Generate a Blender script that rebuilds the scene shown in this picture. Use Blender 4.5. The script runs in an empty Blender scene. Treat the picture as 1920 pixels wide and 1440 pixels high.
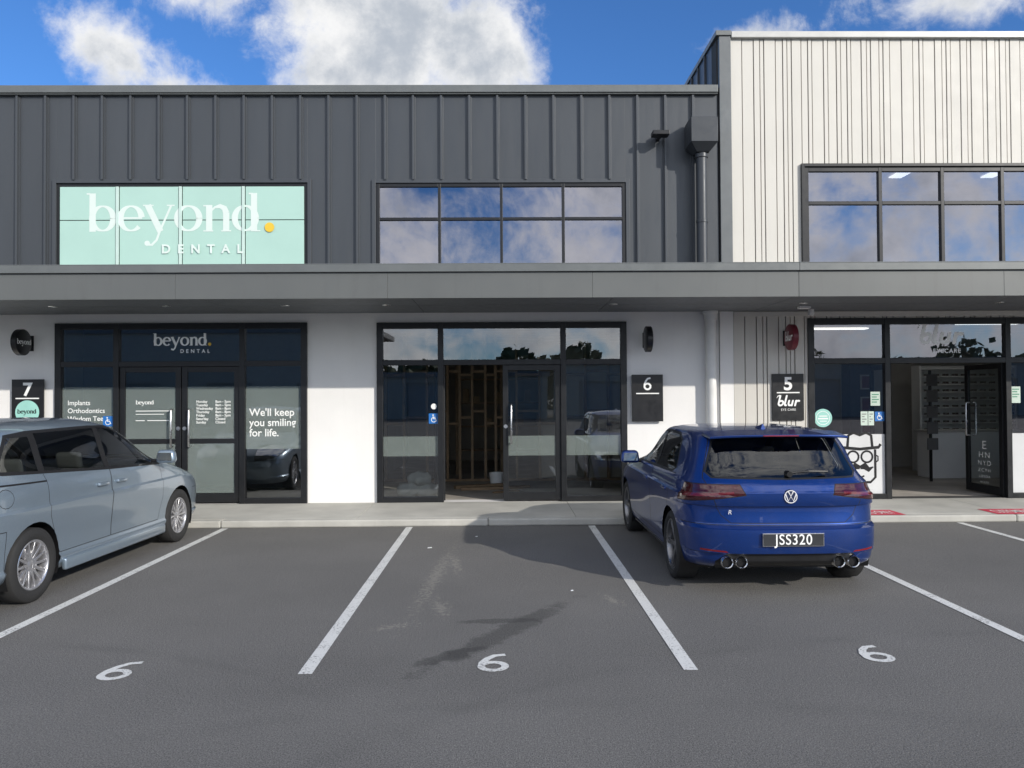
import bpy, bmesh, math, random
import numpy as np
from mathutils import Vector, Matrix
random.seed(4)
S=bpy.context.scene
COL=S.collection
S.view_settings.view_transform='Standard'
S.view_settings.look='None'
S.view_settings.exposure=0
WL={}
# ------------------------------------------------------------------ node helpers
def N(nt,typ,ins=None,**pr):
    n=nt.nodes.new(typ)
    for k,v in pr.items(): setattr(n,k,v)
    if ins:
        for k,v in ins.items():
            s=n.inputs[k]
            if isinstance(v,bpy.types.NodeSocket): nt.links.new(v,s)
            else: s.default_value=v
    return n
def MA(nt,op,a,b=0.0,c=None,clamp=False):
    ins={0:a,1:b}
    if c is not None: ins[2]=c
    return N(nt,'ShaderNodeMath',ins,operation=op,use_clamp=clamp).outputs[0]
def MR(nt,v,a,b,c=0.0,d=1.0,smooth=True):
    n=N(nt,'ShaderNodeMapRange',{'Value':v,'From Min':a,'From Max':b,'To Min':c,'To Max':d})
    n.interpolation_type='SMOOTHSTEP' if smooth else 'LINEAR'
    n.clamp=True
    return n.outputs[0]
def MIX(nt,f,a,b,bt='MIX'):
    n=nt.nodes.new('ShaderNodeMix'); n.data_type='RGBA'; n.blend_type=bt
    for s,v in ((n.inputs[0],f),(n.inputs[6],a),(n.inputs[7],b)):
        if isinstance(v,bpy.types.NodeSocket): nt.links.new(v,s)
        else:
            s.default_value = v if not isinstance(v,tuple) else (v[0],v[1],v[2],1)
    return n.outputs[2]
def NO(nt,vec,scale,detail=4,rough=.55,dist=0.0):
    return N(nt,'ShaderNodeTexNoise',{'Vector':vec,'Scale':scale,'Detail':detail,'Roughness':rough,'Distortion':dist}).outputs[0]
def newmat(name):
    m=bpy.data.materials.new(name); m.use_nodes=True
    nt=m.node_tree; nt.nodes.clear()
    out=nt.nodes.new('ShaderNodeOutputMaterial')
    return m,nt,out
def mat(name,col,rough=.5,metal=0.0,coat=0.0,var=.08,vs=3.0,bump=0.0,bs=40.0,spec=.5,emit=None,stretch=None,dirt=0.0):
    m,nt,out=newmat(name)
    tc=N(nt,'ShaderNodeNewGeometry').outputs['Position']
    v=tc
    if stretch: v=N(nt,'ShaderNodeMapping',{'Vector':tc,'Scale':stretch}).outputs[0]
    n=NO(nt,v,vs,5,.6)
    f=MR(nt,n,.3,.7,1-var,1+var,False)
    mul=N(nt,'ShaderNodeCombineXYZ',{0:f,1:f,2:f}).outputs[0]
    c=MIX(nt,1.0,col,mul,'MULTIPLY')
    if dirt>0:
        mp=N(nt,'ShaderNodeMapping',{'Vector':tc,'Scale':(6,6,.7)}).outputs[0]
        d=MR(nt,NO(nt,mp,1.5,6,.65),.5,.8,0,dirt)
        c=MIX(nt,d,c,(col[0]*.5,col[1]*.48,col[2]*.44))
    r=MR(nt,NO(nt,v,vs*4,4),.3,.7,max(rough-.06,0.01),min(rough+.08,1),False)
    b=N(nt,'ShaderNodeBsdfPrincipled',{'Base Color':c,'Roughness':r,'Metallic':metal,'Coat Weight':coat,'Specular IOR Level':spec,'Coat Roughness':.03})
    if bump>0:
        bn=N(nt,'ShaderNodeBump',{'Height':NO(nt,tc,bs,4),'Strength':bump,'Distance':.01}).outputs[0]
        nt.links.new(bn,b.inputs['Normal'])
    if emit:
        b.inputs['Emission Color'].default_value=(*emit[0],1); b.inputs['Emission Strength'].default_value=emit[1]
    nt.links.new(b.outputs[0],out.inputs[0])
    return m
def glass(name,tint,refl,gcol=(1,1,1),wob=.012,rough=0.0):
    m,nt,out=newmat(name)
    pos=N(nt,'ShaderNodeNewGeometry').outputs['Position']
    bn=N(nt,'ShaderNodeBump',{'Height':NO(nt,pos,.9,1),'Strength':wob,'Distance':1.0}).outputs[0]
    fr=N(nt,'ShaderNodeFresnel',{'IOR':1.5}).outputs[0]
    f=MA(nt,'ADD',fr,refl-.04,clamp=True)
    t=N(nt,'ShaderNodeBsdfTransparent',{'Color':(*tint,1)}).outputs[0]
    g=N(nt,'ShaderNodeBsdfGlossy',{'Color':(*gcol,1),'Roughness':rough}).outputs[0]
    if wob>0: nt.links.new(bn,g.node.inputs['Normal'])
    mx=N(nt,'ShaderNodeMixShader',{0:f,1:t,2:g}).outputs[0]
    nt.links.new(mx,out.inputs[0]); return m
def film(name,col,alpha,gloss=.08):
    m,nt,out=newmat(name)
    t=N(nt,'ShaderNodeBsdfTransparent',{'Color':(1,1,1,1)}).outputs[0]
    pos=N(nt,'ShaderNodeNewGeometry').outputs['Position']
    c=MIX(nt,MR(nt,NO(nt,pos,2.0),.3,.7),tuple(x*.93 for x in col),col)
    g=N(nt,'ShaderNodeBsdfDiffuse',{'Color':c}).outputs[0]
    mx=N(nt,'ShaderNodeMixShader',{0:alpha,1:t,2:g}).outputs[0]
    gl=N(nt,'ShaderNodeBsdfGlossy',{'Roughness':.02}).outputs[0]
    mx=N(nt,'ShaderNodeMixShader',{0:gloss,1:mx,2:gl}).outputs[0]
    nt.links.new(mx,out.inputs[0]); return m

# ------------------------------------------------------------------ mesh helpers
def place(o,parent,w):
    w=Vector(w)
    COL.objects.link(o) if o.name not in COL.objects else None
    if parent is not None:
        o.parent=parent; o.location=w-WL[parent.name]
    else: o.location=w
    WL[o.name]=w
def mk(name,verts,faces,mats,parent=None,smooth=False,bevel=0.0,fm=None,sharp=None,origin='c'):
    vs=np.array(verts,dtype=float)
    c=(vs.min(0)+vs.max(0))/2
    if origin=='b': c[2]=vs[:,2].min()
    if origin=='0': c=np.zeros(3)
    me=bpy.data.meshes.new(name)
    me.from_pydata([tuple(v) for v in vs-c],[],faces)
    if not isinstance(mats,(list,tuple)): mats=[mats]
    for m in mats: me.materials.append(m)
    if fm is not None:
        me.polygons.foreach_set('material_index',fm)
    if smooth or sharp:
        me.polygons.foreach_set('use_smooth',[True]*len(me.polygons))
        if sharp: me.set_sharp_from_angle(angle=math.radians(sharp))
    me.update()
    o=bpy.data.objects.new(name,me)
    place(o,parent,c)
    if bevel>0:
        b=o.modifiers.new('bevel','BEVEL'); b.width=bevel; b.segments=2; b.limit_method='ANGLE'
    return o
def boxdata(bl):
    V=[];F=[]
    for (x0,x1,y0,y1,z0,z1) in bl:
        i=len(V)
        V+=[(x0,y0,z0),(x1,y0,z0),(x1,y1,z0),(x0,y1,z0),(x0,y0,z1),(x1,y0,z1),(x1,y1,z1),(x0,y1,z1)]
        F+=[(i,i+3,i+2,i+1),(i+4,i+5,i+6,i+7),(i,i+1,i+5,i+4),(i+1,i+2,i+6,i+5),(i+2,i+3,i+7,i+6),(i+3,i,i+4,i+7)]
    return V,F
def boxes(name,bl,m,parent=None,bevel=0.0,**k):
    V,F=boxdata(bl); return mk(name,V,F,m,parent,bevel=bevel,**k)
def each(name,bl,m,parent=None,bevel=0.0):
    return [boxes(name,[b],m,parent,bevel) for b in bl]
def rbox(name,c,s,r,m,parent,seg=3,rot=None,taper=None):
    bm=bmesh.new(); bmesh.ops.create_cube(bm,size=1)
    for v in bm.verts:
        v.co=Vector((v.co.x*s[0],v.co.y*s[1],v.co.z*s[2]))
        if taper and v.co.z>0: v.co.x*=taper[0]; v.co.y*=taper[1]
    bmesh.ops.bevel(bm,geom=bm.edges[:],offset=r,segments=seg,affect='EDGES',profile=.5)
    if rot: bmesh.ops.rotate(bm,verts=bm.verts,matrix=rot)
    V=[tuple(v.co+Vector(c)) for v in bm.verts]; F=[[v.index for v in f.verts] for f in bm.faces]
    bm.free()
    return mk(name,V,F,m,parent,smooth=True,sharp=50)
def quads(name,ql,m,parent=None):
    V=[];F=[]
    for q in ql:
        i=len(V); V+=q; F.append(tuple(range(i,i+len(q))))
    return mk(name,V,F,m,parent)
def joindata(parts):
    V=[];F=[]
    for v,f in parts:
        i=len(V); V+=list(v); F+=[tuple(a+i for a in x) for x in f]
    return V,F
def lathe(prof,axis='Z',seg=32,c=(0,0,0),cap=False):
    V=[];F=[]
    for (h,r) in prof:
        for k in range(seg):
            a=2*math.pi*k/seg; p=r*math.cos(a); q=r*math.sin(a)
            if axis=='Z': v=(p,q,h)
            elif axis=='X': v=(h,p,q)
            else: v=(p,h,q)
            V.append((v[0]+c[0],v[1]+c[1],v[2]+c[2]))
    n=len(prof)
    for i in range(n-1):
        for k in range(seg):
            a=i*seg+k;b=i*seg+(k+1)%seg
            F.append((a,b,b+seg,a+seg))
    if cap:
        F.append(tuple(range(seg-1,-1,-1))); F.append(tuple(range((n-1)*seg,n*seg)))
    return V,F
def tube(path,r,seg=10):
    V=[];F=[]
    P=[Vector(p) for p in path]
    for i,p in enumerate(P):
        d=(P[min(i+1,len(P)-1)]-P[max(i-1,0)]).normalized()
        a=d.orthogonal().normalized() if i==0 else (u-d*u.dot(d)).normalized()
        u=a; b=d.cross(a)
        for k in range(seg):
            t=2*math.pi*k/seg
            V.append(tuple(p+a*r*math.cos(t)+b*r*math.sin(t)))
    for i in range(len(P)-1):
        for k in range(seg):
            x=i*seg+k;y=i*seg+(k+1)%seg
            F.append((x,y,y+seg,x+seg))
    F.append(tuple(range(seg-1,-1,-1))); F.append(tuple(range((len(P)-1)*seg,len(P)*seg)))
    return V,F
def root(name,loc,label,cat,group=None,local=False):
    o=bpy.data.objects.new(name,None); o.empty_display_size=.2
    COL.objects.link(o); o.location=loc
    WL[o.name]=Vector((0,0,0)) if local else Vector(loc)
    o['label']=label; o['category']=cat
    if group: o['group']=group
    return o
def tag(o,label,cat,group=None):
    o['label']=label;o['category']=cat
    if group:o['group']=group
    return o
# ---- text
def text(name,body,pos,size,m,parent=None,rot=(math.pi/2,0,0),align='LEFT',spacing=1.0,shear=0.0,bold=0.0,line=1.0,extrude=0.0,sx=1.0):
    cu=bpy.data.curves.new(name,'FONT'); cu.body=body; cu.size=size; cu.align_x=align
    cu.space_character=spacing; cu.shear=shear; cu.offset=bold; cu.space_line=line; cu.extrude=extrude
    t=bpy.data.objects.new('tmp',cu); COL.objects.link(t)
    bpy.context.view_layer.update()
    me=bpy.data.meshes.new_from_object(t.evaluated_get(bpy.context.evaluated_depsgraph_get()))
    bpy.data.objects.remove(t)
    R=Matrix.Rotation(rot[2],4,'Z')@Matrix.Rotation(rot[1],4,'Y')@Matrix.Rotation(rot[0],4,'X')@Matrix.Diagonal((sx,1,1,1))
    me.transform(R); me.materials.clear(); me.materials.append(m)
    o=bpy.data.objects.new(name,me); place(o,parent,pos); return o
# ---- strokes in a 2D plane
class Ink:
    def __init__(s): s.p=[]; s.k=0
    def add(s,pts2,faces):
        s.p.append(([(x,y,s.k*0.00008) for x,y in pts2],faces)); s.k+=1
    def stroke(s,pts,w,closed=False):
        n=len(pts); V=[];F=[]
        for i,(x,y) in enumerate(pts):
            if closed: a=pts[(i-1)%n]; b=pts[(i+1)%n]
            else: a=pts[max(i-1,0)]; b=pts[min(i+1,n-1)]
            dx,dy=b[0]-a[0],b[1]-a[1]; L=math.hypot(dx,dy) or 1
            ww=w[i] if isinstance(w,(list,tuple)) else w
            nx,ny=-dy/L*ww/2,dx/L*ww/2
            V+=[(x+nx,y+ny),(x-nx,y-ny)]
        for i in range(n if closed else n-1):
            a=2*i;b=2*((i+1)%n); F.append((a,a+1,b+1,b))
        s.add(V,F)
    def rect(s,x0,y0,x1,y1): s.add([(x0,y0),(x1,y0),(x1,y1),(x0,y1)],[(0,1,2,3)])
    def disc(s,cx,cy,r,n=28,ry=None):
        ry=ry or r
        s.add([(cx+r*math.cos(2*math.pi*i/n),cy+ry*math.sin(2*math.pi*i/n)) for i in range(n)],[tuple(range(n))])
    def arc(s,cx,cy,rx,ry,a0,a1,wf,n=30):
        pts=[];w=[]
        for i in range(n+1):
            a=math.radians(a0+(a1-a0)*i/n)
            pts.append((cx+rx*math.cos(a),cy+ry*math.sin(a))); w.append(wf(a) if callable(wf) else wf)
        s.stroke(pts,w)
    def make(s,name,pos,scale,m,parent,rot=0.0,flat=False,sx=1.0,shear=0.0):
        V,F=joindata(s.p)
        out=[]
        for (x,y,k) in V:
            x=x+shear*y
            if flat: v=Vector((x*scale,y*scale,k*3))
            else:
                v=Vector((x*scale*sx,-k,y*scale)); v=Matrix.Rotation(rot,3,'Z')@v
            out.append(tuple(v+Vector(pos)))
        return mk(name,out,F,m,parent)
def beyond_ink(t0,t1):
    k=Ink(); wf=lambda a:t0+t1*abs(math.cos(a))**1.3
    st=t0+t1; A=1.45
    def ser(x,y,w=.28): k.rect(x-w/2,y-.025,x+w/2,y+.025)
    x=0
    k.rect(x+.08,0,x+.08+st,A); k.rect(x-.02,A-.05,x+.1,A+.01); k.arc(x+.56,.5,.38,.46,0,360,wf); x+=1.08
    k.arc(x+.5,.5,.38,.46,5,318,wf); k.rect(x+.14,.48,x+.9,.48+t0*1.1); x+=1.0
    k.stroke([(x+.1,1),(x+.56,0)],st); k.stroke([(x+.95,1),(x+.53,0),(x+.42,-.32),(x+.25,-.5),(x+.08,-.5)],[t0*1.3,t0*1.3,t0*1.4,t0*1.5,t0]); k.disc(x+.08,-.44,.1); ser(x+.12,.99,.38); ser(x+.93,.99,.28); x+=1.06
    k.arc(x+.5,.5,.4,.46,0,360,wf); x+=1.04
    k.rect(x+.1,0,x+.1+st,1.0); k.stroke([(x+.25,.75),(x+.42,.91),(x+.6,.96),(x+.76,.88),(x+.83,.7)],[t0,t0*1.3,st*.7,st*.9,st]); k.rect(x+.83-st/2,0,x+.83+st/2,.72); ser(x+.18,.02,.36); ser(x+.83,.02,.36); ser(x+.08,.97,.16); x+=1.06
    k.arc(x+.46,.5,.38,.46,0,360,wf); k.rect(x+.89-st,0,x+.89,A); k.rect(x+.58,A-.05,x+.73,A+.01); ser(x+.9,.02,.2); x+=1.1
    return k
BEY=beyond_ink(.06,.17); BEYB=beyond_ink(.12,.16)
def blur_ink():
    k=Ink(); w=.30
    def dot(x,y): k.disc(x,y,w/2,16)
    k.stroke([(0,1.65),(0,.45)],w); k.arc(.36,.5,.36,.36,0,360,w,28); dot(0,1.65)
    k.stroke([(-.50,1.30),(-.40,1.62),(-.15,1.72),(0,1.65)],[.05,.16,.22,.28])
    k.stroke([(1.02,1.65),(1.02,.35),(1.10,.18),(1.26,.15)],w); dot(1.02,1.65); dot(1.26,.15)
    k.stroke([(1.60,.88),(1.60,.42),(1.70,.2),(1.90,.14),(2.10,.22),(2.20,.42)],w); k.stroke([(2.20,.88),(2.20,.14)],w); dot(1.6,.88); dot(2.2,.88); dot(2.2,.14)
    k.stroke([(2.72,.88),(2.72,.14)],w); dot(2.72,.88); dot(2.72,.14)
    k.stroke([(2.72,.5),(2.82,.78),(3.0,.88),(3.22,.84)],w); dot(3.22,.84)
    return k
BLUR=blur_ink()
def six_ink():
    k=Ink(); k.arc(0,.32,.235,.225,0,360,.15,36)
    k.stroke([(-.235,.32),(-.22,.52),(-.12,.76),(.02,.93),(.24,.98)],[.15,.15,.15,.14,.13]); return k
SIX=six_ink()

# ------------------------------------------------------------------ materials
M={}
M['clad']=mat('dark_metal_cladding',(.060,.067,.076),.42,.2,var=.06,vs=1.2,stretch=(3,3,.4),dirt=.1)
M['cap']=mat('parapet_flashing',(.14,.15,.15),.4,.2)
M['cladtrim']=mat('grey_flashing',(.13,.14,.145),.4,.2)
M['fascia']=mat('fascia_panel',(.120,.127,.125),.45,.1,var=.05,vs=.8,dirt=.18)
M['soffit']=mat('soffit_panel',(.14,.15,.16),.6,var=.05)
M['plaster']=mat('white_plaster',(.82,.81,.79),.8,var=.03,vs=1.5,bump=.15,bs=60,dirt=.06)
M['white']=mat('white_cladding',(.60,.58,.53),.55,var=.03,vs=1.0,dirt=.08)
M['groove']=mat('groove_dark',(.05,.05,.05),.9)
M['frame']=mat('black_aluminium',(.014,.015,.017),.38,.2)
M['gupper']=glass('reflective_glass',(.30,.32,.36),.29,(.84,.84,.94),.0015)
M['glower']=glass('shop_glass',(.66,.70,.69),.19,(.92,.94,.97),.001)
M['gshop']=glass('optical_shop_glass',(.50,.53,.53),.17,(.88,.88,.97),.001)
M['gdoor']=glass('door_glass',(.64,.68,.67),.15,(.92,.95,.98),.0008)
M['frost']=film('frosted_film',(.34,.40,.38),.32,.06)
M['frostl']=film('frosted_film_light',(.34,.40,.37),.26,.06)
M['frostw']=film('white_frosted_film',(.74,.75,.75),.93,.03)
M['mint']=mat('mint_film',(.40,.60,.53),.4,var=.04,vs=1.0,coat=.1)
M['mintj']=mat('mint_joint',(.52,.66,.61),.35)
M['mintw']=mat('mint_white_lettering',(.66,.75,.71),.5,var=.02)
M['ink']=mat('white_lettering',(.88,.89,.87),.5,var=.02)
M['black']=mat('black_sign',(.010,.010,.011),.35)
M['yellow']=mat('yellow_dot',(.75,.50,.04),.5)
M['mintsign']=mat('mint_disc',(.35,.68,.60),.4)
M['maroon']=mat('maroon_disc',(.14,.012,.025),.35)
M['blue']=mat('blue_sticker',(.02,.16,.50),.4)
M['steel']=mat('brushed_steel',(.6,.6,.6),.28,1.0)
M['pipew']=mat('white_pipe',(.72,.72,.70),.45,dirt=.1)
M['timber']=mat('timber',(.27,.185,.11),.7,var=.25,vs=6)
M['carton']=mat('cardboard',(.30,.22,.13),.8,var=.2,vs=5)
M['wall_in']=mat('plasterboard',(.46,.42,.36),.9)
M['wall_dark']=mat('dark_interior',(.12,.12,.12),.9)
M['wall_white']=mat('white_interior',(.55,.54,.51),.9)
M['floor_in']=mat('interior_concrete',(.42,.39,.35),.6,var=.25,vs=2)
M['conc']=mat('footpath_concrete',(.46,.45,.41),.85,var=.14,vs=1.8,bump=.25,bs=50,dirt=.15)
M['red']=mat('red_marking',(.60,.05,.09),.6)
M['roofm']=mat('roof_sheet',(.2,.2,.2),.6)
M['rolld']=mat('roller_door_paint',(.30,.31,.31),.6)
M['bag']=mat('white_bag',(.7,.7,.66),.6,bump=.5,bs=12)
M['lamp']=mat('ceiling_lamp',(.8,.8,.8),.5,emit=((1,.98,.95),2.5))
M['lampu']=mat('office_lamp',(.8,.8,.8),.5,emit=((1,.98,.95),3.0))

# ------------------------------------------------------------------ world
sun_dir=Vector((2.33,-2.33,1.38)).normalized()
el=math.asin(sun_dir.z); az=math.atan2(sun_dir.x,sun_dir.y)
W=bpy.data.worlds.new("World"); S.world=W; W.use_nodes=True
nt=W.node_tree; nt.nodes.clear()
sky=N(nt,'ShaderNodeTexSky'); sky.sky_type='NISHITA'; sky.sun_disc=False; sky.sun_elevation=el; sky.sun_rotation=az
sky.air_density=1.0; sky.dust_density=.3; sky.ozone_density=3.0
d=N(nt,'ShaderNodeTexCoord').outputs['Generated']
sep=N(nt,'ShaderNodeSeparateXYZ',{0:d})
nz=NO(nt,d,6.0,14,.62,.4)
nz2=NO(nt,d,24.0,10,.66,.3)
nn=MA(nt,'ADD',MA(nt,'MULTIPLY',MA(nt,'SUBTRACT',nz,.5),1.9),MA(nt,'MULTIPLY',MA(nt,'SUBTRACT',nz2,.5),.75))
blobs=[((-.165,1,.50),(.155,.5,.115),.95),((-.035,1,.46),(.095,.5,.075),1.0),((-.22,1,.42),(.09,.5,.06),.75),
       ((-.50,1,.455),(.10,.5,.07),.66),((-.41,1,.52),(.13,.5,.05),.50),((-.44,1,.41),(.09,.5,.035),.5),
       ((.60,1,.525),(.22,.5,.040),.50),((.33,1,.47),(.13,.5,.03),.30)]
acc=None
for c,r,w in blobs:
    L=Vector(c).normalized(); s=1/Vector(c).length
    v=N(nt,'ShaderNodeVectorMath',{0:d,1:tuple(L)},operation='SUBTRACT').outputs[0]
    v=N(nt,'ShaderNodeVectorMath',{0:v,1:(1/(r[0]*s),1/(r[1]*s),1/(r[2]*s))},operation='MULTIPLY').outputs[0]
    l=N(nt,'ShaderNodeVectorMath',{0:v},operation='LENGTH').outputs['Value']
    b=MA(nt,'MULTIPLY',MA(nt,'SUBTRACT',1.4,l),w,clamp=True)
    acc=b if acc is None else MA(nt,'MAXIMUM',acc,b)
back=MR(nt,sep.outputs[1],.2,-.3,0,.58)
dens=MA(nt,'ADD',MA(nt,'MAXIMUM',acc,back),nn)
cov=MR(nt,dens,.22,.78)
shade=MR(nt,MA(nt,'ADD',MA(nt,'MULTIPLY',dens,-.44),NO(nt,d,10,10,.62)),-.12,.34)
cc=MIX(nt,shade,(4.1,4.5,5.1),(8.1,8.1,8.1))
# clouds on the sunward half of the sky are brighter
glow=MR(nt,sep.outputs[1],.1,-.5,1.0,1.7)
cc=MIX(nt,1.0,cc,N(nt,'ShaderNodeCombineXYZ',{0:glow,1:glow,2:glow}).outputs[0],'MULTIPLY')
skc=MIX(nt,1.0,sky.outputs[0],(.55,.92,1.38),'MULTIPLY')
col=MIX(nt,cov,skc,cc)
bg=N(nt,'ShaderNodeBackground',{'Color':col,'Strength':.118})
wo=nt.nodes.new('ShaderNodeOutputWorld'); nt.links.new(bg.outputs[0],wo.inputs[0])
sl=bpy.data.lights.new('sun','SUN'); sl.energy=3.7; sl.angle=math.radians(.6); sl.color=(1,.94,.85)
so=bpy.data.objects.new('sun',sl); COL.objects.link(so); so.location=(20,-25,20)
so.rotation_euler=(-sun_dir).to_track_quat('-Z','Y').to_euler()
# ------------------------------------------------------------------ camera
cam=bpy.data.cameras.new('camera'); co=bpy.data.objects.new('camera',cam); COL.objects.link(co)
cam.sensor_width=36; cam.lens=27; cam.clip_end=2000; cam.clip_start=.05
co.matrix_world=Matrix.Translation((0,0,1.75))@Matrix.Rotation(-.0125,4,'Z')@Matrix.Rotation(math.pi/2+.0162,4,'X')@Matrix.Rotation(-.006,4,'Z')
S.camera=co

# ------------------------------------------------------------------ ground
m,nt,out=newmat('asphalt')
pos=N(nt,'ShaderNodeNewGeometry').outputs['Position']
fine=NO(nt,pos,130,2,.8); mid=NO(nt,pos,50,6,.9); big=NO(nt,pos,.45,6,.6); 
c=MIX(nt,MR(nt,fine,.36,.66),(.085,.083,.079),(.265,.257,.243))
c=MIX(nt,MR(nt,mid,.54,.66,0,.6),c,(.38,.37,.345))
c=MIX(nt,MR(nt,mid,.47,.35,0,.6),c,(.045,.045,.045))
f=MR(nt,big,.25,.75,.84,1.14,False)
c=MIX(nt,1.0,c,N(nt,'ShaderNodeCombineXYZ',{0:f,1:f,2:f}).outputs[0],'MULTIPLY')
def blobm(cx,cy,rx,ry,ang,amt,ns=5.0):
    v=N(nt,'ShaderNodeMapping',{'Vector':pos,'Location':(-cx,-cy,0)}).outputs[0]
    v=N(nt,'ShaderNodeMapping',{'Vector':v,'Rotation':(0,0,-ang)}).outputs[0]
    v=N(nt,'ShaderNodeMapping',{'Vector':v,'Scale':(1/rx,1/ry,1)}).outputs[0]
    l=N(nt,'ShaderNodeVectorMath',{0:v},operation='LENGTH').outputs['Value']
    n=MA(nt,'MULTIPLY',MA(nt,'SUBTRACT',NO(nt,pos,ns,6,.7),.5),amt)
    return MA(nt,'ADD',l,n)
for a in [(.02,5.75,.95,.11,1.0),(-.02,6.02,.34,.06,.05),(-.38,5.22,.28,.08,.7)]:
    mk_=MR(nt,blobm(*a,2.2,6),.7,1.25,.45,0)
    c=MIX(nt,mk_,c,(.035,.035,.034))
for a in [(-.66,7.6,.09,1.4,-.05),(-.50,8.1,.07,.5,.1),(-.86,5.9,.2,.06,.6),(.93,6.6,.06,.22,.3),(-.52,6.4,.08,.3,.2)]:
    mk_=MR(nt,blobm(*a,6.5,22),.0,1.0,.34,0)
    c=MIX(nt,mk_,c,(.40,.38,.32))
for (cx,cy,rr,wd,st) in [(-4.0,1.0,4.6,.10,.16),(3.5,-.5,6.1,.12,.14),(0.5,-3.0,7.4,.14,.12)]:
    v=N(nt,'ShaderNodeVectorMath',{0:pos,1:(cx,cy,0)},operation='SUBTRACT').outputs[0]
    l=N(nt,'ShaderNodeVectorMath',{0:v},operation='LENGTH').outputs['Value']
    e=MA(nt,'ABSOLUTE',MA(nt,'SUBTRACT',l,rr))
    k_=MA(nt,'MULTIPLY',MR(nt,e,0,wd,st,0),MR(nt,NO(nt,pos,1.5,5),.4,.6))
    c=MIX(nt,k_,c,(.05,.05,.05))
sp=N(nt,'ShaderNodeSeparateXYZ',{0:pos})
bd=MR(nt,MA(nt,'ABSOLUTE',MA(nt,'ADD',MA(nt,'SUBTRACT',sp.outputs[1],4.1),MA(nt,'MULTIPLY',MA(nt,'SUBTRACT',NO(nt,pos,.8,4),.5),1.2))),0,.8,.14,0)
c=MIX(nt,bd,c,(.28,.27,.25))
b=N(nt,'ShaderNodeBsdfPrincipled',{'Base Color':c,'Roughness':.86,'Specular IOR Level':.3})
h=MA(nt,'ADD',MA(nt,'MULTIPLY',fine,1.0),MA(nt,'MULTIPLY',mid,1.2))
nt.links.new(N(nt,'ShaderNodeBump',{'Height':h,'Strength':.8,'Distance':.010}).outputs[0],b.inputs['Normal'])
nt.links.new(b.outputs[0],out.inputs[0]); M['asphalt']=m
m,nt,out=newmat('road_paint')
pos=N(nt,'ShaderNodeNewGeometry').outputs['Position']
w=MR(nt,MA(nt,'ADD',NO(nt,pos,60,5,.75),MA(nt,'MULTIPLY',NO(nt,pos,4,3),.35)),.52,.64)
c=MIX(nt,w,(.20,.20,.19),(.68,.68,.65))
b=N(nt,'ShaderNodeBsdfPrincipled',{'Base Color':c,'Roughness':.8})
nt.links.new(N(nt,'ShaderNodeBump',{'Height':NO(nt,pos,120,3,.7),'Strength':.6,'Distance':.005}).outputs[0],b.inputs['Normal'])
nt.links.new(b.outputs[0],out.inputs[0]); M['paint']=m
g=mk('ground',[(-400,-400,0),(400,-400,0),(400,400,0),(-400,400,0)],[(0,1,2,3)],M['asphalt'],origin='0'); g['kind']='structure'
for x in (-8.63,-6.18,-3.73,-1.26,1.19,3.70,6.19,8.64):
    o=mk('parking_line',[(x-.045,4.9,.004),(x+.045,4.9,.004),(x+.045,10.37,.004),(x-.045,10.37,.004)],[(0,1,2,3)],M['paint']); o['kind']='structure'
for i,(x,y) in enumerate([(-2.47,4.82),(-.07,4.90),(2.49,5.00)]):
    o=SIX.make('painted_bay_number',(x,y,.004),.33,M['paint'],None,flat=True); o['kind']='structure'
fp=[]
x=-14.0
while x<14:
    fp.append((x,x+2.994,10.556,12.10,0,.10)); x+=3.0
o=boxes('footpath',fp,M['conc'],bevel=.004); o['kind']='structure'
kb=[];x=-14.6
while x<14: kb.append((x,x+3.596,10.40,10.55,0,.10)); x+=3.6
o=boxes('kerb',kb,M['conc'],bevel=.02); o['kind']='structure'
for x0 in (4.23,6.76):
    o=mk('kerb_marking',[(x0,10.44,.104),(x0+1.27,10.44,.104),(x0+1.27,10.90,.104),(x0,10.90,.104)],[(0,1,2,3)],M['red'])
    tag(o,'red painted parking notice on the concrete kerb','painted sign','red parking notices on the kerb')
    text('lettering','CUSTOMER PARKING ONLY',(x0+.635,10.55,.107),.33,M['ink'],o,rot=(0,0,0),align='CENTER',sx=.27,bold=.002)
for (x,y,s) in ((-.88,8.9,.035),(-.35,9.6,.02),(.6,6.9,.016)):
    o=mk('litter_scrap',[(x,y,.004),(x+s*1.6,y+.3*s,.006),(x+s*1.5,y+s,.012),(x+.2*s,y+s*1.3,.007)],[(0,1,2,3)],M['ink']); tag(o,'tiny pale scrap of litter on the asphalt','litter','litter scraps on the asphalt')

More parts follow.
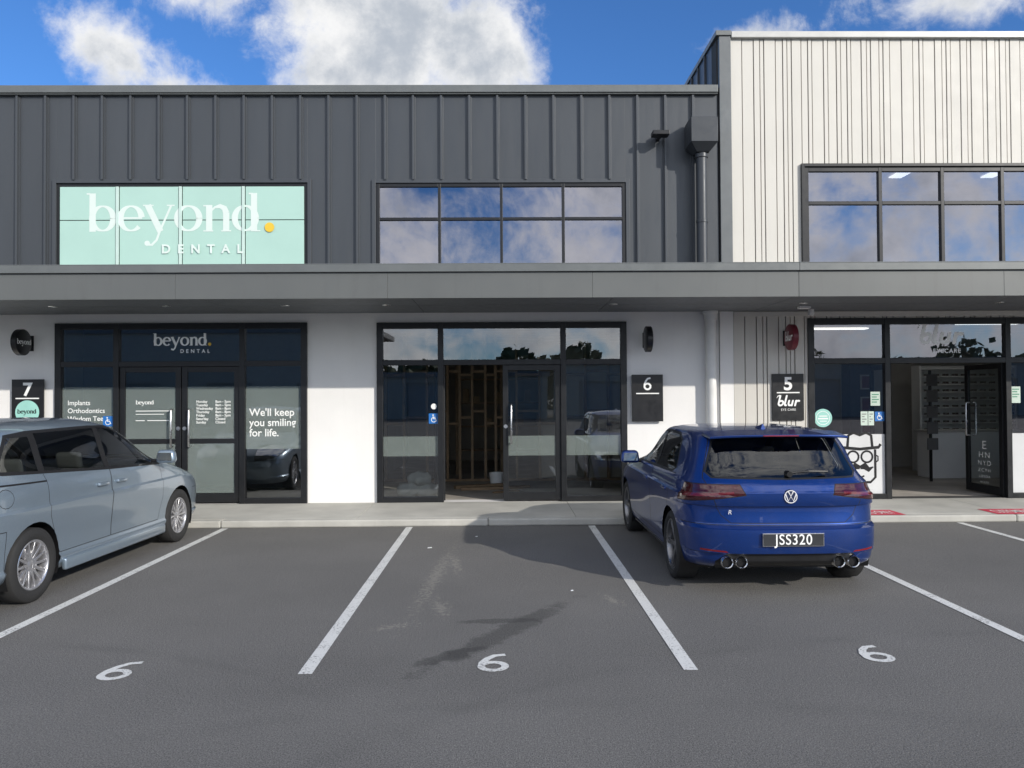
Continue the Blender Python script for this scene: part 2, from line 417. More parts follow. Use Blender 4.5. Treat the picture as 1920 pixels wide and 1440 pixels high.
# ------------------------------------------------------------------ buildings
def wall_open(x0,x1,z0,z1,y0,y1,ops):
    xs=sorted(set([x0,x1]+[v for o in ops for v in o[:2] if x0<v<x1])); bl=[]
    for a,b in zip(xs[:-1],xs[1:]):
        mid=(a+b)/2; segs=[(z0,z1)]
        for o in ops:
            if o[0]<mid<o[1]:
                ns=[]
                for s,e in segs:
                    if o[3]<=s or o[2]>=e: ns.append((s,e)); continue
                    if o[2]>s: ns.append((s,o[2]))
                    if o[3]<e: ns.append((o[3],e))
                segs=ns
        for s,e in segs: bl.append((a,b,y0,y1,s,e))
    return bl
def glazed(parent,name,x0,x1,z0,z1,cols,trs,yf,dep,fw,gm,doorbay=None,ow=None,framemat=None,tw=None):
    ow=ow or fw; tw=tw or fw
    edges=[(x0,x0+ow)]+[(c-fw/2,c+fw/2) for c in cols]+[(x1-ow,x1)]
    bl=[(a,b,yf,yf+dep,z0,z1) for a,b in edges]; ql=[]
    for i in range(len(edges)-1):
        a=edges[i][1]; b=edges[i+1][0]
        zs=[]
        if i!=doorbay: bl.append((a,b,yf+.003,yf+dep-.003,z0,z0+fw)); zs.append(z0+fw)
        else: zs.append(None)
        for t in trs:
            bl.append((a,b,yf+.003,yf+dep-.003,t-tw/2,t+tw/2)); zs+= [t-tw/2,t+tw/2]
        bl.append((a,b,yf+.003,yf+dep-.003,z1-ow,z1)); zs.append(z1-ow)
        for k in range(0,len(zs),2):
            if zs[k] is None: continue
            y=yf+dep*.5; t1,t2=(random.gauss(0,.0012),random.gauss(0,.0012)) if name=='window' else (0,0)
            ql.append([(a,y-t1,zs[k]),(b,y+t1,zs[k]),(b,y+t1+t2,zs[k+1]),(a,y-t1+t2,zs[k+1])])
    w=boxes(name,bl,framemat or M['frame'],parent,bevel=.004)
    quads('window_pane',ql,gm,w)
    return w
def door(parent,hx,hy,wd,side,ang,zb=.12,zt=2.25,mid=None,handle=True,stile=.085,handle_z=(1.0,1.6)):
    s=side
    X=lambda a,b:(min(s*a,s*b),max(s*a,s*b))
    bl=[]
    for a,b,z0,z1 in [(0,stile,zb,zt),(wd-stile,wd,zb,zt)]: bl.append((*X(a,b),-.02,.025,z0,z1))
    for z0,z1 in [(zb,zb+.13),(zt-.085,zt)]+([(mid-.035,mid+.035)] if mid else []): bl.append((*X(stile,wd-stile),-.017,.022,z0,z1))
    V,F=boxdata(bl)
    o=mk('door',V,F,M['frame'],None,bevel=.004,origin='0')
    COL.objects.unlink(o); place(o,parent,(hx,hy,0)); o.rotation_euler=(0,0,ang); WL[o.name]=Vector((0,0,0))
    a,b=X(stile,wd-stile)
    quads('door_glass',[[(a,0,zb+.13),(b,0,zb+.13),(b,0,zt-.085),(a,0,zt-.085)]],M['gdoor'],o)
    if handle:
        hx2=s*(wd-.13); z0,z1=handle_z
        V,F=joindata([tube([(hx2,-.022,z0),(hx2,-.075,z0),(hx2,-.085,z0+.012),(hx2,-.085,z1-.012),(hx2,-.075,z1),(hx2,-.022,z1)],.015,10),
                      tube([(hx2,.027,z0),(hx2,.075,z0),(hx2,.085,z0+.012),(hx2,.085,z1-.012),(hx2,.075,z1),(hx2,.027,z1)],.015,10)])
        mk('door_handle',V,F,M['steel'],o,sharp=40)
        V,F=lathe([(-.03,.001),(-.03,.03),(-.021,.032)],'Y',20,(s*(wd-.042),0,1.28)); mk('lock',V,F,M['steel'],o,sharp=40)
    return o
def access_sticker(parent,x,z,y,s=.16):
    V=[(x-s/2,y,z-s/2),(x+s/2,y,z-s/2),(x+s/2,y,z+s/2),(x-s/2,y,z+s/2)]
    st=mk('access_sticker',V,[(0,1,2,3)],M['blue'],parent)
    k=Ink(); k.disc(-.08,.34,.07); k.stroke([(-.08,.24),(-.05,-.02),(.17,-.02),(.28,-.28)],.08); k.stroke([(-.07,.12),(.14,.12)],.06)
    k.arc(-.02,-.12,.22,.22,110,335,.06,18)
    return k.make('access_symbol',(x,y-.002,z),s,M['ink'],parent)

# ---- left (dark clad) building
B=root('commercial_building',(-3.5,12.1,0),'two-storey shop building with dark ribbed metal cladding and white plaster base','building')
op7=(-6.98,-3.06,.1,2.93); op6=(-1.97,1.96,.1,2.92)
ow7=(-6.95,-3.04,3.70,5.12); ow6=(-1.97,1.96,3.70,5.11)
boxes('wall',wall_open(-13,3.43,0,3.40,12.1,12.35,[op7,op6])+wall_open(-13,3.43,3.402,6.45,12.1,12.35,[ow7,ow6]),M['plaster'],B)
cl=wall_open(-13,3.43,3.41,6.50,12.052,12.097,[ow7,ow6])
x=3.03
while x>-12.9:
    ops=[(o[0]-.05,o[1]+.05,o[2]-.05,o[3]+.05) for o in (ow7,ow6)]
    cl+=wall_open(x-.016,x+.016,3.415,6.49,11.998,12.05,ops)
    cl+=wall_open(x-.036,x+.036,3.413,6.492,12.036,12.0515,ops)
    x-=.441
boxes('metal_cladding',cl,M['clad'],B,bevel=.002)
boxes('parapet_capping',[(-13,3.42,11.985,12.40,6.50,6.52),(-13,3.42,11.965,12.42,6.522,6.64)],M['cap'],B,bevel=.008)
boxes('roof',[(-13,3.42,12.36,26,6.2,6.3)],M['roofm'],B)
boxes('back_wall',[(-13,3.42,20,20.2,0,6.19)],M['wall_in'],B)
each('floor',[(-13,3.425,12.10,20,0.0,.098),(-13,3.42,12.36,20,3.12,3.35)],M['floor_in'],B)
each('interior_wall',[(-7.9,-7.75,12.36,19.9,.1,3.11),(-2.55,-2.45,12.36,19.9,.1,3.11),(3.2,3.3,12.36,19.9,.1,3.11)],M['wall_in'],B)
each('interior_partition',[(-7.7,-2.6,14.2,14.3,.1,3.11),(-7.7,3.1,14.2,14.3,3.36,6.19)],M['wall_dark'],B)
for o in (ow7,ow6):
    boxes('window_surround',[(o[0]-.06,o[0]-.002,12.02,12.12,o[2],o[3]+.06),(o[1]+.002,o[1]+.06,12.02,12.12,o[2],o[3]+.06),(o[0]-.002,o[1]+.002,12.02,12.12,o[3]+.003,o[3]+.06)],M['clad'],B,bevel=.003)
glazed(B,'window',*ow6,[-.975,0,.975],[4.55],12.04,.07,.045,M['gupper'],ow=.055)
w7=glazed(B,'window',*ow7,[-6.01,-5.03,-4.05],[4.54],12.05,.06,.045,M['gupper'],ow=.055)
xs=[-6.895,-6.0,-5.02,-4.04,-3.095]; bl=[]
for a,b in zip(xs[:-1],xs[1:]):
    for z0,z1 in ((3.72,4.534),(4.546,5.065)): bl.append((a if a==xs[0] else a+.034,b if b==xs[-1] else b-.034,12.035,12.048,z0,z1))
each('mint_panel',bl,M['mint'],w7,bevel=.003)
each('mint_joint',[(c-.022,c+.022,12.018,12.046,3.72,5.065) for c in xs[1:4]],M['mintj'],w7,bevel=.003)
BEY.make('shop_lettering',(-6.47,12.033,4.36),.415,M['mintw'],w7,sx=1.04)
k=Ink(); k.disc(0,0,.075); k.make('yellow_dot',(-3.63,12.02,4.42),1.0,M['yellow'],w7)
text('small_lettering','DENTAL',(-5.31,12.016,4.02),.19,M['mintw'],w7,spacing=2.15,bold=.006)
# canopy
def canopy(parent,x0,x1,joints,dl):
    yc=10.14
    e=[x0]+joints+[x1]
    boxes('canopy',[(x0,x1,yc+.03,12.045,3.09,3.45)],M['soffit'],parent)
    boxes('canopy_fascia',[(a+.0015,b-.0015,yc,yc+.028,3.055,3.395) for a,b in zip(e[:-1],e[1:])],M['fascia'],parent,bevel=.002)
    boxes('canopy_capping',[(x0,x1,yc-.035,yc+.03,3.40,3.50),(x0,x1,yc+.032,12.046,3.452,3.48),(x0,x1,yc-.02,yc+.028,3.501,3.515)],M['cap'],parent,bevel=.006)
    e2=[x0]+[j+.3 for j in joints]+[x1]
    boxes('canopy_soffit',[(a+.004,b-.004,yc+.03,11.05,3.07,3.088) for a,b in zip(e2[:-1],e2[1:])]+[(a+.004,b-.004,11.06,12.045,3.07,3.088) for a,b in zip(e2[:-1],e2[1:])],M['soffit'],parent)
    for x in dl:
        V,F=lathe([(3.069,.02),(3.060,.055),(3.066,.065),(3.0695,.065)],'Z',20,(x,11.0,0))
        mk('downlight',V,F,M['steel'],parent,sharp=40)
canopy(B,-13,3.949,[-12.6,-9.85,-7.1,-4.30,-1.51,1.2],[-6.4,-4.8,-3.1,-1.65,1.6])
# shopfront unit 7  (glass plane y=12.10)
s7=glazed(B,'shopfront',*op7,[-6.03,-4.07],[2.29],12.05,.10,.085,M['glower'],doorbay=1,ow=.095)
door(B,-5.985,12.10,.955,1,0,mid=1.08,zt=2.245,handle_z=(1.0,1.58))
door(B,-4.115,12.10,.9,-1,0,mid=1.08,zt=2.245,handle_z=(1.0,1.58))
each('frosted_band',[(-6.88,-6.075,12.0982,12.0988,1.12,1.93),(-5.895,-5.12,12.0982,12.0988,1.12,1.93),(-4.93,-4.205,12.0982,12.0988,1.12,1.93),(-4.025,-3.16,12.0982,12.0988,.95,1.93)],M['frost'],s7)
each('frosted_band',[(-5.895,-5.12,12.0982,12.0988,.27,1.04),(-4.93,-4.205,12.0982,12.0988,.27,1.04)],M['frost'],s7)
yt=12.0965
BEYB.make('shop_lettering',(-5.47,12.0988,2.58),.132,M['ink'],s7,sx=1.02)
k=Ink(); k.disc(0,0,.026); k.make('yellow_dot',(-4.59,12.0985,2.6),1.0,M['yellow'],s7)
text('small_lettering','DENTAL',(-5.05,12.0985,2.465),.078,M['ink'],s7,spacing=1.85,bold=.002)
text('window_lettering',"Implants\nOrthodontics\nWisdom Teeth",(-6.80,yt,1.655),.105,M['ink'],s7,line=1.18,bold=.001)
text('window_lettering',"Family Dentistry",(-6.80,yt,1.0),.105,M['ink'],s7,bold=.001)
text('window_lettering',"We'll keep\nyou smiling\nfor life.",(-3.97,yt,1.47),.165,M['ink'],s7,line=.97,bold=.002,sx=.98)
BEYB.make('door_lettering',(-5.74,yt,1.66),.045,M['ink'],s7)
boxes('fine_print',[(-5.74,-5.2,12.096,12.0965,1.55,1.562),(-5.74,-5.3,12.096,12.0965,1.50,1.51),(-5.74,-5.6,12.096,12.0965,1.40,1.412),(-5.56,-5.22,12.096,12.0965,1.40,1.412)],M['ink'],s7)
text('opening_hours',"Monday\nTuesday\nWednesday\nThursday\nFriday\nSaturday\nSunday",(-4.80,yt,1.68),.055,M['ink'],s7,line=.98,bold=.001)
text('opening_hours',"8am - 5pm\n8am - 5pm\n8am - 8pm\n8am - 8pm\n8am - 5pm\nClosed\nClosed",(-4.50,yt,1.68),.055,M['ink'],s7,line=.98,bold=.001)
access_sticker(s7,-6.17,1.40,12.096)
# shopfront unit 6
s6=glazed(B,'shopfront',*op6,[-.97,.96],[2.29],12.05,.10,.085,M['glower'],doorbay=1,ow=.095)
door(B,-.925,12.13,.92,1,math.radians(103),zt=2.245,handle=False)
door(B,.915,12.10,.91,-1,0,zt=2.245,handle_z=(1.02,1.62))
each('frosted_band',[(-1.875,-1.013,12.0982,12.0988,.82,1.13),(.09,.83,12.0982,12.0988,.82,1.13),(1.003,1.865,12.0982,12.0988,.82,1.13)],M['frostl'],s6)
access_sticker(s6,-1.08,1.41,12.096)
k=Ink(); k.disc(0,0,.045); k.make('round_sticker',(-1.08,12.096,1.60),1.0,M['ink'],s6)
# flue
px=3.11
V,F=joindata([boxdata([(px-.21,px+.20,11.60,12.0,5.62,6.0)]),
              ([(px-.21,11.60,5.618),(px+.20,11.60,5.618),(px+.20,12.0,5.618),(px-.21,12.0,5.618),(px-.1,11.72,5.50),(px+.1,11.72,5.50),(px+.1,11.92,5.50),(px-.1,11.92,5.50)],[(0,1,5,4),(1,2,6,5),(2,3,7,6),(3,0,4,7)]),
              lathe([(3.48,.085),(5.52,.085)],'Z',24,(px,11.83,0)),lathe([(5.43,.10),(5.50,.10)],'Z',24,(px,11.83,0),True),
              lathe([(4.42,.092),(4.47,.092)],'Z',24,(px,11.83,0),True)])
mk('exhaust_flue',V,F,mat('flue_paint',(.05,.055,.062),.4,.3),B,bevel=.006,sharp=40)
V,F=joindata([boxdata([(px-.19,px+.18,11.62,11.99,6.002,6.03)])]); mk('flue_cap',V,F,M['clad'],B)
fl=root('security_light',(2.46,12.0,5.78),'small black floodlight fixed to dark metal cladding','light')
boxes('lamp_head',[(2.34,2.60,11.72,11.90,5.77,5.84)],M['frame'],fl,bevel=.01)
boxes('bracket',[(2.44,2.50,11.90,12.05,5.77,5.87)],M['frame'],fl,bevel=.004)
# downpipe
V,F=joindata([lathe([(.1,.08),(3.02,.08)],'Z',28,(3.27,11.99,0)),lathe([(2.93,.098),(3.03,.098)],'Z',28,(3.27,11.99,0),True),lathe([(2.2,.086),(2.24,.086)],'Z',28,(3.27,11.99,0),True),lathe([(3.03,.12),(3.068,.12)],'Z',28,(3.27,11.99,0),True)])
mk('downpipe',V,F,M['pipew'],B,sharp=40)

# ---- right (white clad) building
C=root('commercial_building',(7.5,12.1,0),'taller shop building with white grooved vertical cladding and grey corner trim','building')
op5=(4.82,10.35,.1,2.955); ow5=(4.79,9.95,3.70,5.35)
boxes('wall',wall_open(3.434,14,0,3.4,12.1,12.35,[op5])+wall_open(3.434,14,3.402,7.40,12.1,12.35,[ow5])+[(3.434,3.6,12.352,26,3.5,7.38)],M['groove'],C)
pat=[.17,.17,.085,.050,.17,.10,.055,.055,.14,.09,.05,.17,.055,.12,.055,.085,.05,.15,.07,.05,.12,.05,.09]
bd=[];x=3.65;i=0
while x<14:
    w=pat[i%len(pat)]; i+=1
    x2=min(x+w,14)
    for (za,zb,ops) in ((3.41,7.395,[(ow5[0]-.05,ow5[1]+.05,3.4,ow5[3]+.05)]),(.1,3.4,[(op5[0]-.0,op5[1],0,op5[3])])):
        bd+=wall_open(x,x2,za,zb,12.050 if i%2 else 12.056,12.099,ops)
    x=x2+.015
boxes('white_cladding',bd,M['white'],C)
boxes('corner_trim',[(3.455,3.642,12.01,12.098,3.41,7.43)],M['cladtrim'],C,bevel=.006)
boxes('corner_base_panel',[(3.436,3.646,12.052,12.098,.1,3.40)],M['plaster'],C)
boxes('side_cladding',[(3.43,3.4338,12.352,26,6.3,7.42)]+[(3.40,3.429,y,y+.03,6.3,7.42) for y in np.arange(12.7,25,.441)],M['clad'],C)
boxes('parapet_capping',[(3.65,14,11.99,12.45,7.40,7.50)],mat('pale_capping',(.50,.50,.48),.4,.1),C,bevel=.008)
boxes('side_capping',[(3.40,3.645,11.985,26,7.432,7.51)],M['cap'],C,bevel=.006)
boxes('roof',[(3.61,14,12.36,26,6.9,7.0)],M['roofm'],C)
each('back_wall',[(3.44,14,17.4,17.5,0,3.3),(3.44,14,16.6,16.7,3.36,6.1)],M['wall_white'],C)
each('floor',[(3.44,14,12.10,17.39,0,.098),(3.44,14,12.36,17.39,3.12,3.35),(3.62,14,12.36,16.6,6.1,6.15)],M['floor_in'],C)
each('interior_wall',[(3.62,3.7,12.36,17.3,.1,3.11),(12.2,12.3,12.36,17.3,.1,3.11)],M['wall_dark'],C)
each('ceiling_lamp',[(8.8,10.0,14.6,14.8,3.09,3.11),(6.3,7.5,15.6,15.8,3.09,3.11)],M['lamp'],C)
each('ceiling_lamp',[(5.75,6.0,14.0,15.2,6.07,6.09),(7.75,8.0,14.0,15.2,6.07,6.09),(9.6,9.85,14,15.2,6.07,6.09)],M['lampu'],C)
boxes('window_surround',[(ow5[0]-.05,ow5[0]-.002,12.0,12.12,3.5,ow5[3]+.05),(ow5[0]-.002,ow5[1],12.0,12.12,ow5[3]+.003,ow5[3]+.05),(ow5[1]+.002,ow5[1]+.05,12.0,12.12,3.5,ow5[3]+.05)],M['frame'],C,bevel=.003)
glazed(C,'window',*ow5,[6.0,6.99,7.95,8.95],[4.78],12.03,.08,.055,M['gupper'],ow=.07)
canopy(C,3.951,14,[6.7,9.45,12.2],[4.35,7.2])
boxes('transom_head',[(3.66,10.6,12.03,12.05,2.985,3.06)],M['white'],C)
# glass plane y=12.08
s5=glazed(C,'shopfront',*op5,[6.08,8.0,9.25],[2.28],12.03,.10,.085,M['gshop'],doorbay=1,ow=.10)
yt=12.0765
dr=door(C,7.955,12.11,.93,-1,math.radians(-88),zt=2.235,handle_z=(1.05,1.6))
door(C,6.125,12.11,.93,1,math.radians(80),zt=2.235,handle=False)
yy=.84
for s,t in ((.19,'E'),(.14,'HN'),(.11,'NYD'),(.08,'ZCYH'),(.06,'LOSDA'),(.04,'NCKZO')):
    text('chart_lettering',t,(-.47,-.005,yy),s,M['ink'],dr,align='CENTER',sx=1.25,spacing=1.3); yy-=s*.45+.06
each('white_film',[(4.92,6.035,12.0782,12.0788,.185,1.12),(8.045,9.205,12.0782,12.0788,.185,1.12),(9.295,10.25,12.0782,12.0788,.185,1.12)],M['frostw'],s5)
def face(x,z,sc):
    k=Ink()
    k.stroke([(-.60,.55),(-.54,.46),(0,.41),(.54,.46),(.60,.55)],.085)
    k.stroke([(-.36,.47),(-.33,.80),(-.18,.88),(0,.81),(.18,.88),(.33,.80),(.36,.47)],.075)
    k.stroke([(-.44,.40),(-.44,-.40),(-.30,-.54),(.30,-.54),(.44,-.40),(.44,.40)],.07)
    k.arc(.20,.19,.16,.16,0,360,.055); k.arc(-.20,.19,.16,.16,0,360,.055)
    k.stroke([(-.44,.02),(-.52,.08),(-.52,.2),(-.44,.24)],.04); k.stroke([(.44,.02),(.52,.08),(.52,.2),(.44,.24)],.04)
    k.stroke([(0,-.12),(-.13,-.07),(-.26,-.18),(-.38,-.10)],[.10,.20,.14,.03]); k.stroke([(0,-.12),(.13,-.07),(.26,-.18),(.38,-.10)],[.10,.20,.14,.03])
    k.stroke([(-.12,-.36),(0,-.40),(.12,-.36)],.05)
    return k.make('face_emblem',(x,yt,z),sc,M['black'],s5)
face(5.64,.66,.55); face(8.62,.66,.55)
BLUR.make('shop_lettering',(6.63,12.0785,2.535),.195,M['ink'],s5,shear=.22)
text('small_lettering','EYECARE',(7.05,12.0785,2.40),.095,M['ink'],s5,align='CENTER',spacing=1.2,bold=.002)
access_sticker(s5,5.96,1.40,12.076,.15)
k=Ink(); k.disc(0,0,.145); k.make('round_sticker',(5.06,yt,1.38),1.0,M['mintsign'],s5)
k=Ink(); k.arc(0,0,.105,.105,0,360,.008); k.stroke([(-.06,.03),(.07,.03)],.015); k.stroke([(-.08,-.01),(.08,-.01)],.02); k.stroke([(-.05,-.05),(.06,-.05)],.012); k.make('round_sticker_print',(5.06,yt-.001,1.38),1.0,M['ink'],s5)
gp=mat('green_print',(.05,.25,.15),.6); gd=mat('grey_print',(.2,.2,.2),.6); np_=mat('notice_paper',(.55,.66,.58),.6)
for (a,z0,w,h,g_) in ((5.82,1.57,.15,.22,gp),(5.66,1.26,.11,.22,gd),(5.78,1.26,.09,.22,gd),(8.06,1.6,.15,.26,gp)):
    boxes('paper_notice',[(a,a+w,yt-.001,yt,z0,z0+h)],np_,s5)
    boxes('notice_print',[(a+.02,a+w-.02-.03*(j%2),yt-.003,yt-.0015,z0+h-.05-j*.04,z0+h-.035-j*.04) for j in range(4)],g_,s5)

# ---- number plaques
def plaque(x0,x1,z0,z1,num,lab,extra):
    r=root('number_sign',((x0+x1)/2,12.08,z0),lab,'sign','black unit number signs')
    boxes('sign_board',[(x0,x1,12.02,12.05,z0,z1)],M['black'],r,bevel=.003)
    cx=(x0+x1)/2
    if num=='6': SIX.make('number_lettering',(cx,12.015,z1-.25),.20,M['ink'],r)
    else: text('number_lettering',num,(cx,12.015,z1-.25),.28,M['ink'],r,align='CENTER',bold=.008,sx=1.05)
    boxes('underline',[(cx-.18,cx+.18,12.012,12.018,z1-.305,z1-.287)],M['ink'],r)
    extra(r,cx)
def ex7(r,cx):
    k=Ink(); k.disc(0,0,.185,48); k.make('logo_disc',(cx,12.014,1.55),1.0,M['mintsign'],r)
    BEYB.make('logo_lettering',(cx-.15,12.01,1.53),.047,M['black'],r)
def ex5(r,cx):
    BLUR.make('logo_lettering',(cx-.165,12.014,1.57),.098,M['ink'],r,shear=.25)
    text('small_lettering','EYE CARE',(cx,12.014,1.50),.05,M['ink'],r,align='CENTER',spacing=1.1)
plaque(-7.62,-7.13,1.33,2.06,'7','black unit seven sign with mint round logo on white wall',ex7)
plaque(2.03,2.52,1.345,2.08,'6','black unit six sign on white plaster wall',lambda r,c:None)
plaque(4.24,4.74,1.345,2.08,'5','black unit five sign with white script logo on grooved wall',ex5)
def blade(x,z,m,lab,kind):
    r=root('blade_sign',(x,12.05,z),lab,'sign','round projecting shop signs')
    V,F=lathe([(-.045,.001),(-.045,.19),(-.038,.2),(.038,.2),(.045,.19),(.045,.001)],'X',48,(x,11.80,z))
    mk('sign_disc',V,F,m,r,sharp=40)
    boxes('bracket',[(x-.02,x+.02,11.99,12.045,z-.05,z+.05),(x-.04,x+.04,12.045,12.055,z-.12,z+.12)],M['frame'],r,bevel=.003)
    if kind=='b': BEYB.make('sign_lettering',(x+.048,11.80-.175,z-.03),.055,M['ink'],r,rot=math.pi/2)
    if kind=='r': BLUR.make('sign_lettering',(x-.048,11.80+.13,z-.06),.085,M['ink'],r,rot=-math.pi/2,shear=.25)
blade(-7.34,2.62,M['black'],'round black blade sign bracketed to white wall','b')
blade(2.25,2.62,M['black'],'round black blade sign seen almost edge-on','n')
blade(4.47,2.64,M['maroon'],'round maroon blade sign bracketed to grooved wall','r')
cm=root('security_camera',(4.78,11.95,3.0),'small white security camera under the canopy soffit','camera')
V,F=lathe([(2.97,.01),(2.975,.04),(3.0,.05),(3.068,.045)],'Z',20,(4.78,11.8,0))
mk('camera_housing',V,F,M['pipew'],cm,sharp=40)
o=boxes('sensor_light',[(4.42,4.58,11.3,11.42,3.03,3.068)],M['pipew'],None,bevel=.005); tag(o,'small white sensor light under the canopy soffit','light')

# ---- interior things unit 6
r=root('timber_framing',(-.5,15,.1),'bare timber stud wall standing inside the unfinished unit','timber frame')
xs_=[-2.3,-1.95,-1.5,-1.1,-.86,-.62,-.36,-.16,.25,.7,1.15,1.6,2.05,2.5]
bl=[(x,x+.05,15.0,15.1,.15,2.95) for x in xs_]
bl+=[(-2.3,2.55,14.997,15.103,.1,.149),(-2.3,2.55,14.997,15.103,2.951,3.0)]
for i in range(len(xs_)-1): bl.append((xs_[i]+.051,xs_[i+1]-.001,15.003,15.097,1.2+.12*(i%3),1.25+.12*(i%3))); bl.append((xs_[i]+.051,xs_[i+1]-.001,15.003,15.097,2.15+.07*(i%2),2.2+.07*(i%2)))
boxes('stud_frame',bl,M['timber'],r,bevel=.003)
boxes('wall_lining',[(.7,2.5,15.11,15.12,.1,2.7)],M['wall_in'],r)
r=root('timber_shelving',(-.3,16.4,.1),'rough timber shelves with cardboard boxes inside empty unit','shelving')
bl=[(x,x+.06,16.3,16.36,.1,2.5) for x in (-1.0,-.05,.9)]+[(-1.0,.96,16.24,16.6,z,z+.03) for z in (.6,1.1,1.6,2.1,2.5)]
boxes('shelf_frame',bl,M['timber'],r,bevel=.003)
random.seed(3)
for i in range(8):
    x=-.85+.22*i+random.uniform(0,.04); z=random.choice([.635,1.135,1.635]); w_=random.uniform(.12,.17)
    o=boxes('cardboard_box',[(x,x+w_,16.27,16.5,z,z+random.uniform(.12,.3))],M['carton'],None,bevel=.004); tag(o,'brown cardboard box stored inside the empty unit','box','boxes stored inside the unit')
for i,b_ in enumerate([(-.75,.35,13.6,13.72,.1,.15),(-.6,.5,13.75,13.85,.1,.14),(-.9,.1,13.9,14.02,.1,.16),(-.2,.3,13.2,13.26,.1,.13)]):
    o=boxes('timber_plank',[b_],M['timber'],None,bevel=.004); o.rotation_euler=(0,0,.15+.12*i); tag(o,'loose timber plank lying on the unit floor','timber','loose timber planks on the floor')
V,F=lathe([(.1,.11),(.33,.135),(.34,.14),(.34,.12),(.3,.115)],'Z',28,(-.12,14.3,0)); o=mk('bucket',V,F,M['ink'],None,sharp=40); tag(o,'white plastic bucket on the unit floor','bucket')
for i,(x,y,z,s) in enumerate([(-1.55,12.75,.22,.2),(-1.25,12.8,.2,.2),(-1.38,12.78,.40,.18)]):
    bm=bmesh.new(); bmesh.ops.create_icosphere(bm,subdivisions=3,radius=1)
    for v in bm.verts:
        n=1+.12*math.sin(v.co.x*7+i)+.1*math.sin(v.co.y*9+2*i)+.08*math.sin(v.co.z*11)
        v.co=Vector((v.co.x*s*n+x,v.co.y*.16*n+y,max(v.co.z*.12*n,-.12)+z))
    o=mk('sack',[tuple(v.co) for v in bm.verts],[[v.index for v in f.verts] for f in bm.faces],M['bag'],None,smooth=True); bm.free()
    tag(o,'crumpled white building sack behind shopfront glass','sack','white sacks piled behind the glass')
# unit 5 furniture
r=root('display_shelf',(9.45,16.2,.1),'white display shelves filled with spectacles','shelf')
bl=[(8.9,10.9,16.5,16.53,.9,2.35)]+[(8.9,10.9,16.2,16.5,z,z+.02) for z in np.arange(.95,2.3,.165)]+[(8.86,8.9,16.2,16.53,.1,2.35),(10.9,10.94,16.2,16.53,.1,2.35),(8.9,10.9,16.25,16.5,.1,.9)]
boxes('shelf_unit',bl,M['ink'],r)
bl=[]
for z in np.arange(.95,2.2,.165):
    for x in np.arange(8.98,10.8,.2):
        for dx in (0,.07): bl.append((x+dx,x+dx+.055,16.24,16.26,z+.03,z+.07))
o=boxes('spectacles',bl,mat('spectacle_frame',(.12,.10,.09),.4),r); o['kind']='stuff'
r=root('counter',(9,15,.1),'white shop counter beside display shelves','counter')
boxes('counter_body',[(8.35,10.4,14.9,15.4,.1,1.0)],M['ink'],r,bevel=.01); boxes('counter_top',[(8.3,10.45,14.85,15.45,1.002,1.04)],M['wall_white'],r,bevel=.005)
r=root('display_cabinet',(7.6,15.6,.1),'tall dark display cabinet with framed pictures','cabinet')
boxes('cabinet_body',[(7.1,7.95,15.6,16.0,.1,2.4)],M['black'],r,bevel=.005)
each('picture_frame',[(7.30,7.68,15.57,15.59,z,z+.3) for z in (.5,.95,1.4,1.85)],M['wall_white'],r); each('picture',[(7.33,7.65,15.565,15.569,z+.03,z+.27) for z in (.5,.95,1.4,1.85)],M['maroon'],r)
r=root('display_rack',(8.2,14.4,.1),'dark upright display rack inside the optical shop','rack')
boxes('rack_post',[(8.06,8.10,14.4,14.44,.1,2.2)],M['black'],r); each('rack_panel',[(7.98,8.18,14.34,14.36,z,z+.22) for z in (.7,1.0,1.3,1.6,1.9)],M['wall_dark'],r)

# ------------------------------------------------------------------ opposite side (seen in glass reflections)
for (wx0,wx1,hh) in ((-60,-10,7.2),(-9.5,3.5,3.7),(4,13,4.6),(14,60,4.6)):
    r=root('warehouse',((wx0+wx1)/2,-36,0),'low grey warehouse across the car park','warehouse','warehouses across the car park')
    n=max(1,int((wx1-wx0)/7)); ds=[(wx0+2+7*i,wx0+5.5+7*i,0,2.9) for i in range(n)]
    boxes('wall',wall_open(wx0,wx1,0,hh-.4,-36,-35.7,ds),M['wall_in'],r)
    boxes('roof',[(wx0-.2,wx1+.2,-46,-35.5,hh-.398,hh)],M['roofm'],r)
    each('roller_door',[(a,b_,-36.0,-35.9,0,2.9) for a,b_,_,_ in ds],M['rolld'],r)
V=[];F=[]
for i in range(16000):
    t=random.random(); x=-110+240*t; hh=6.6+1.6*math.sin(x*.22)+1.2*math.sin(x*.6+1)+random.gauss(0,.3)
    z=random.random()**.8*hh; y=-82+random.gauss(0,1.8); s=random.uniform(.45,.85)
    a=Vector([random.gauss(0,1) for _ in range(3)]).normalized(); b_=a.orthogonal().normalized(); c_=a.cross(b_)
    p=Vector((x,y,z)); i0=len(V); V+=[tuple(p+b_*s),tuple(p+c_*s*.7),tuple(p-b_*s),tuple(p-c_*s*.7)]; F.append((i0,i0+1,i0+2,i0+3))
o=mk('tree_belt',V,F,mat('foliage',(.07,.10,.045),.7,var=.4,vs=1.0),None); o['kind']='stuff'; tag(o,'belt of dense green trees behind the car park','trees')

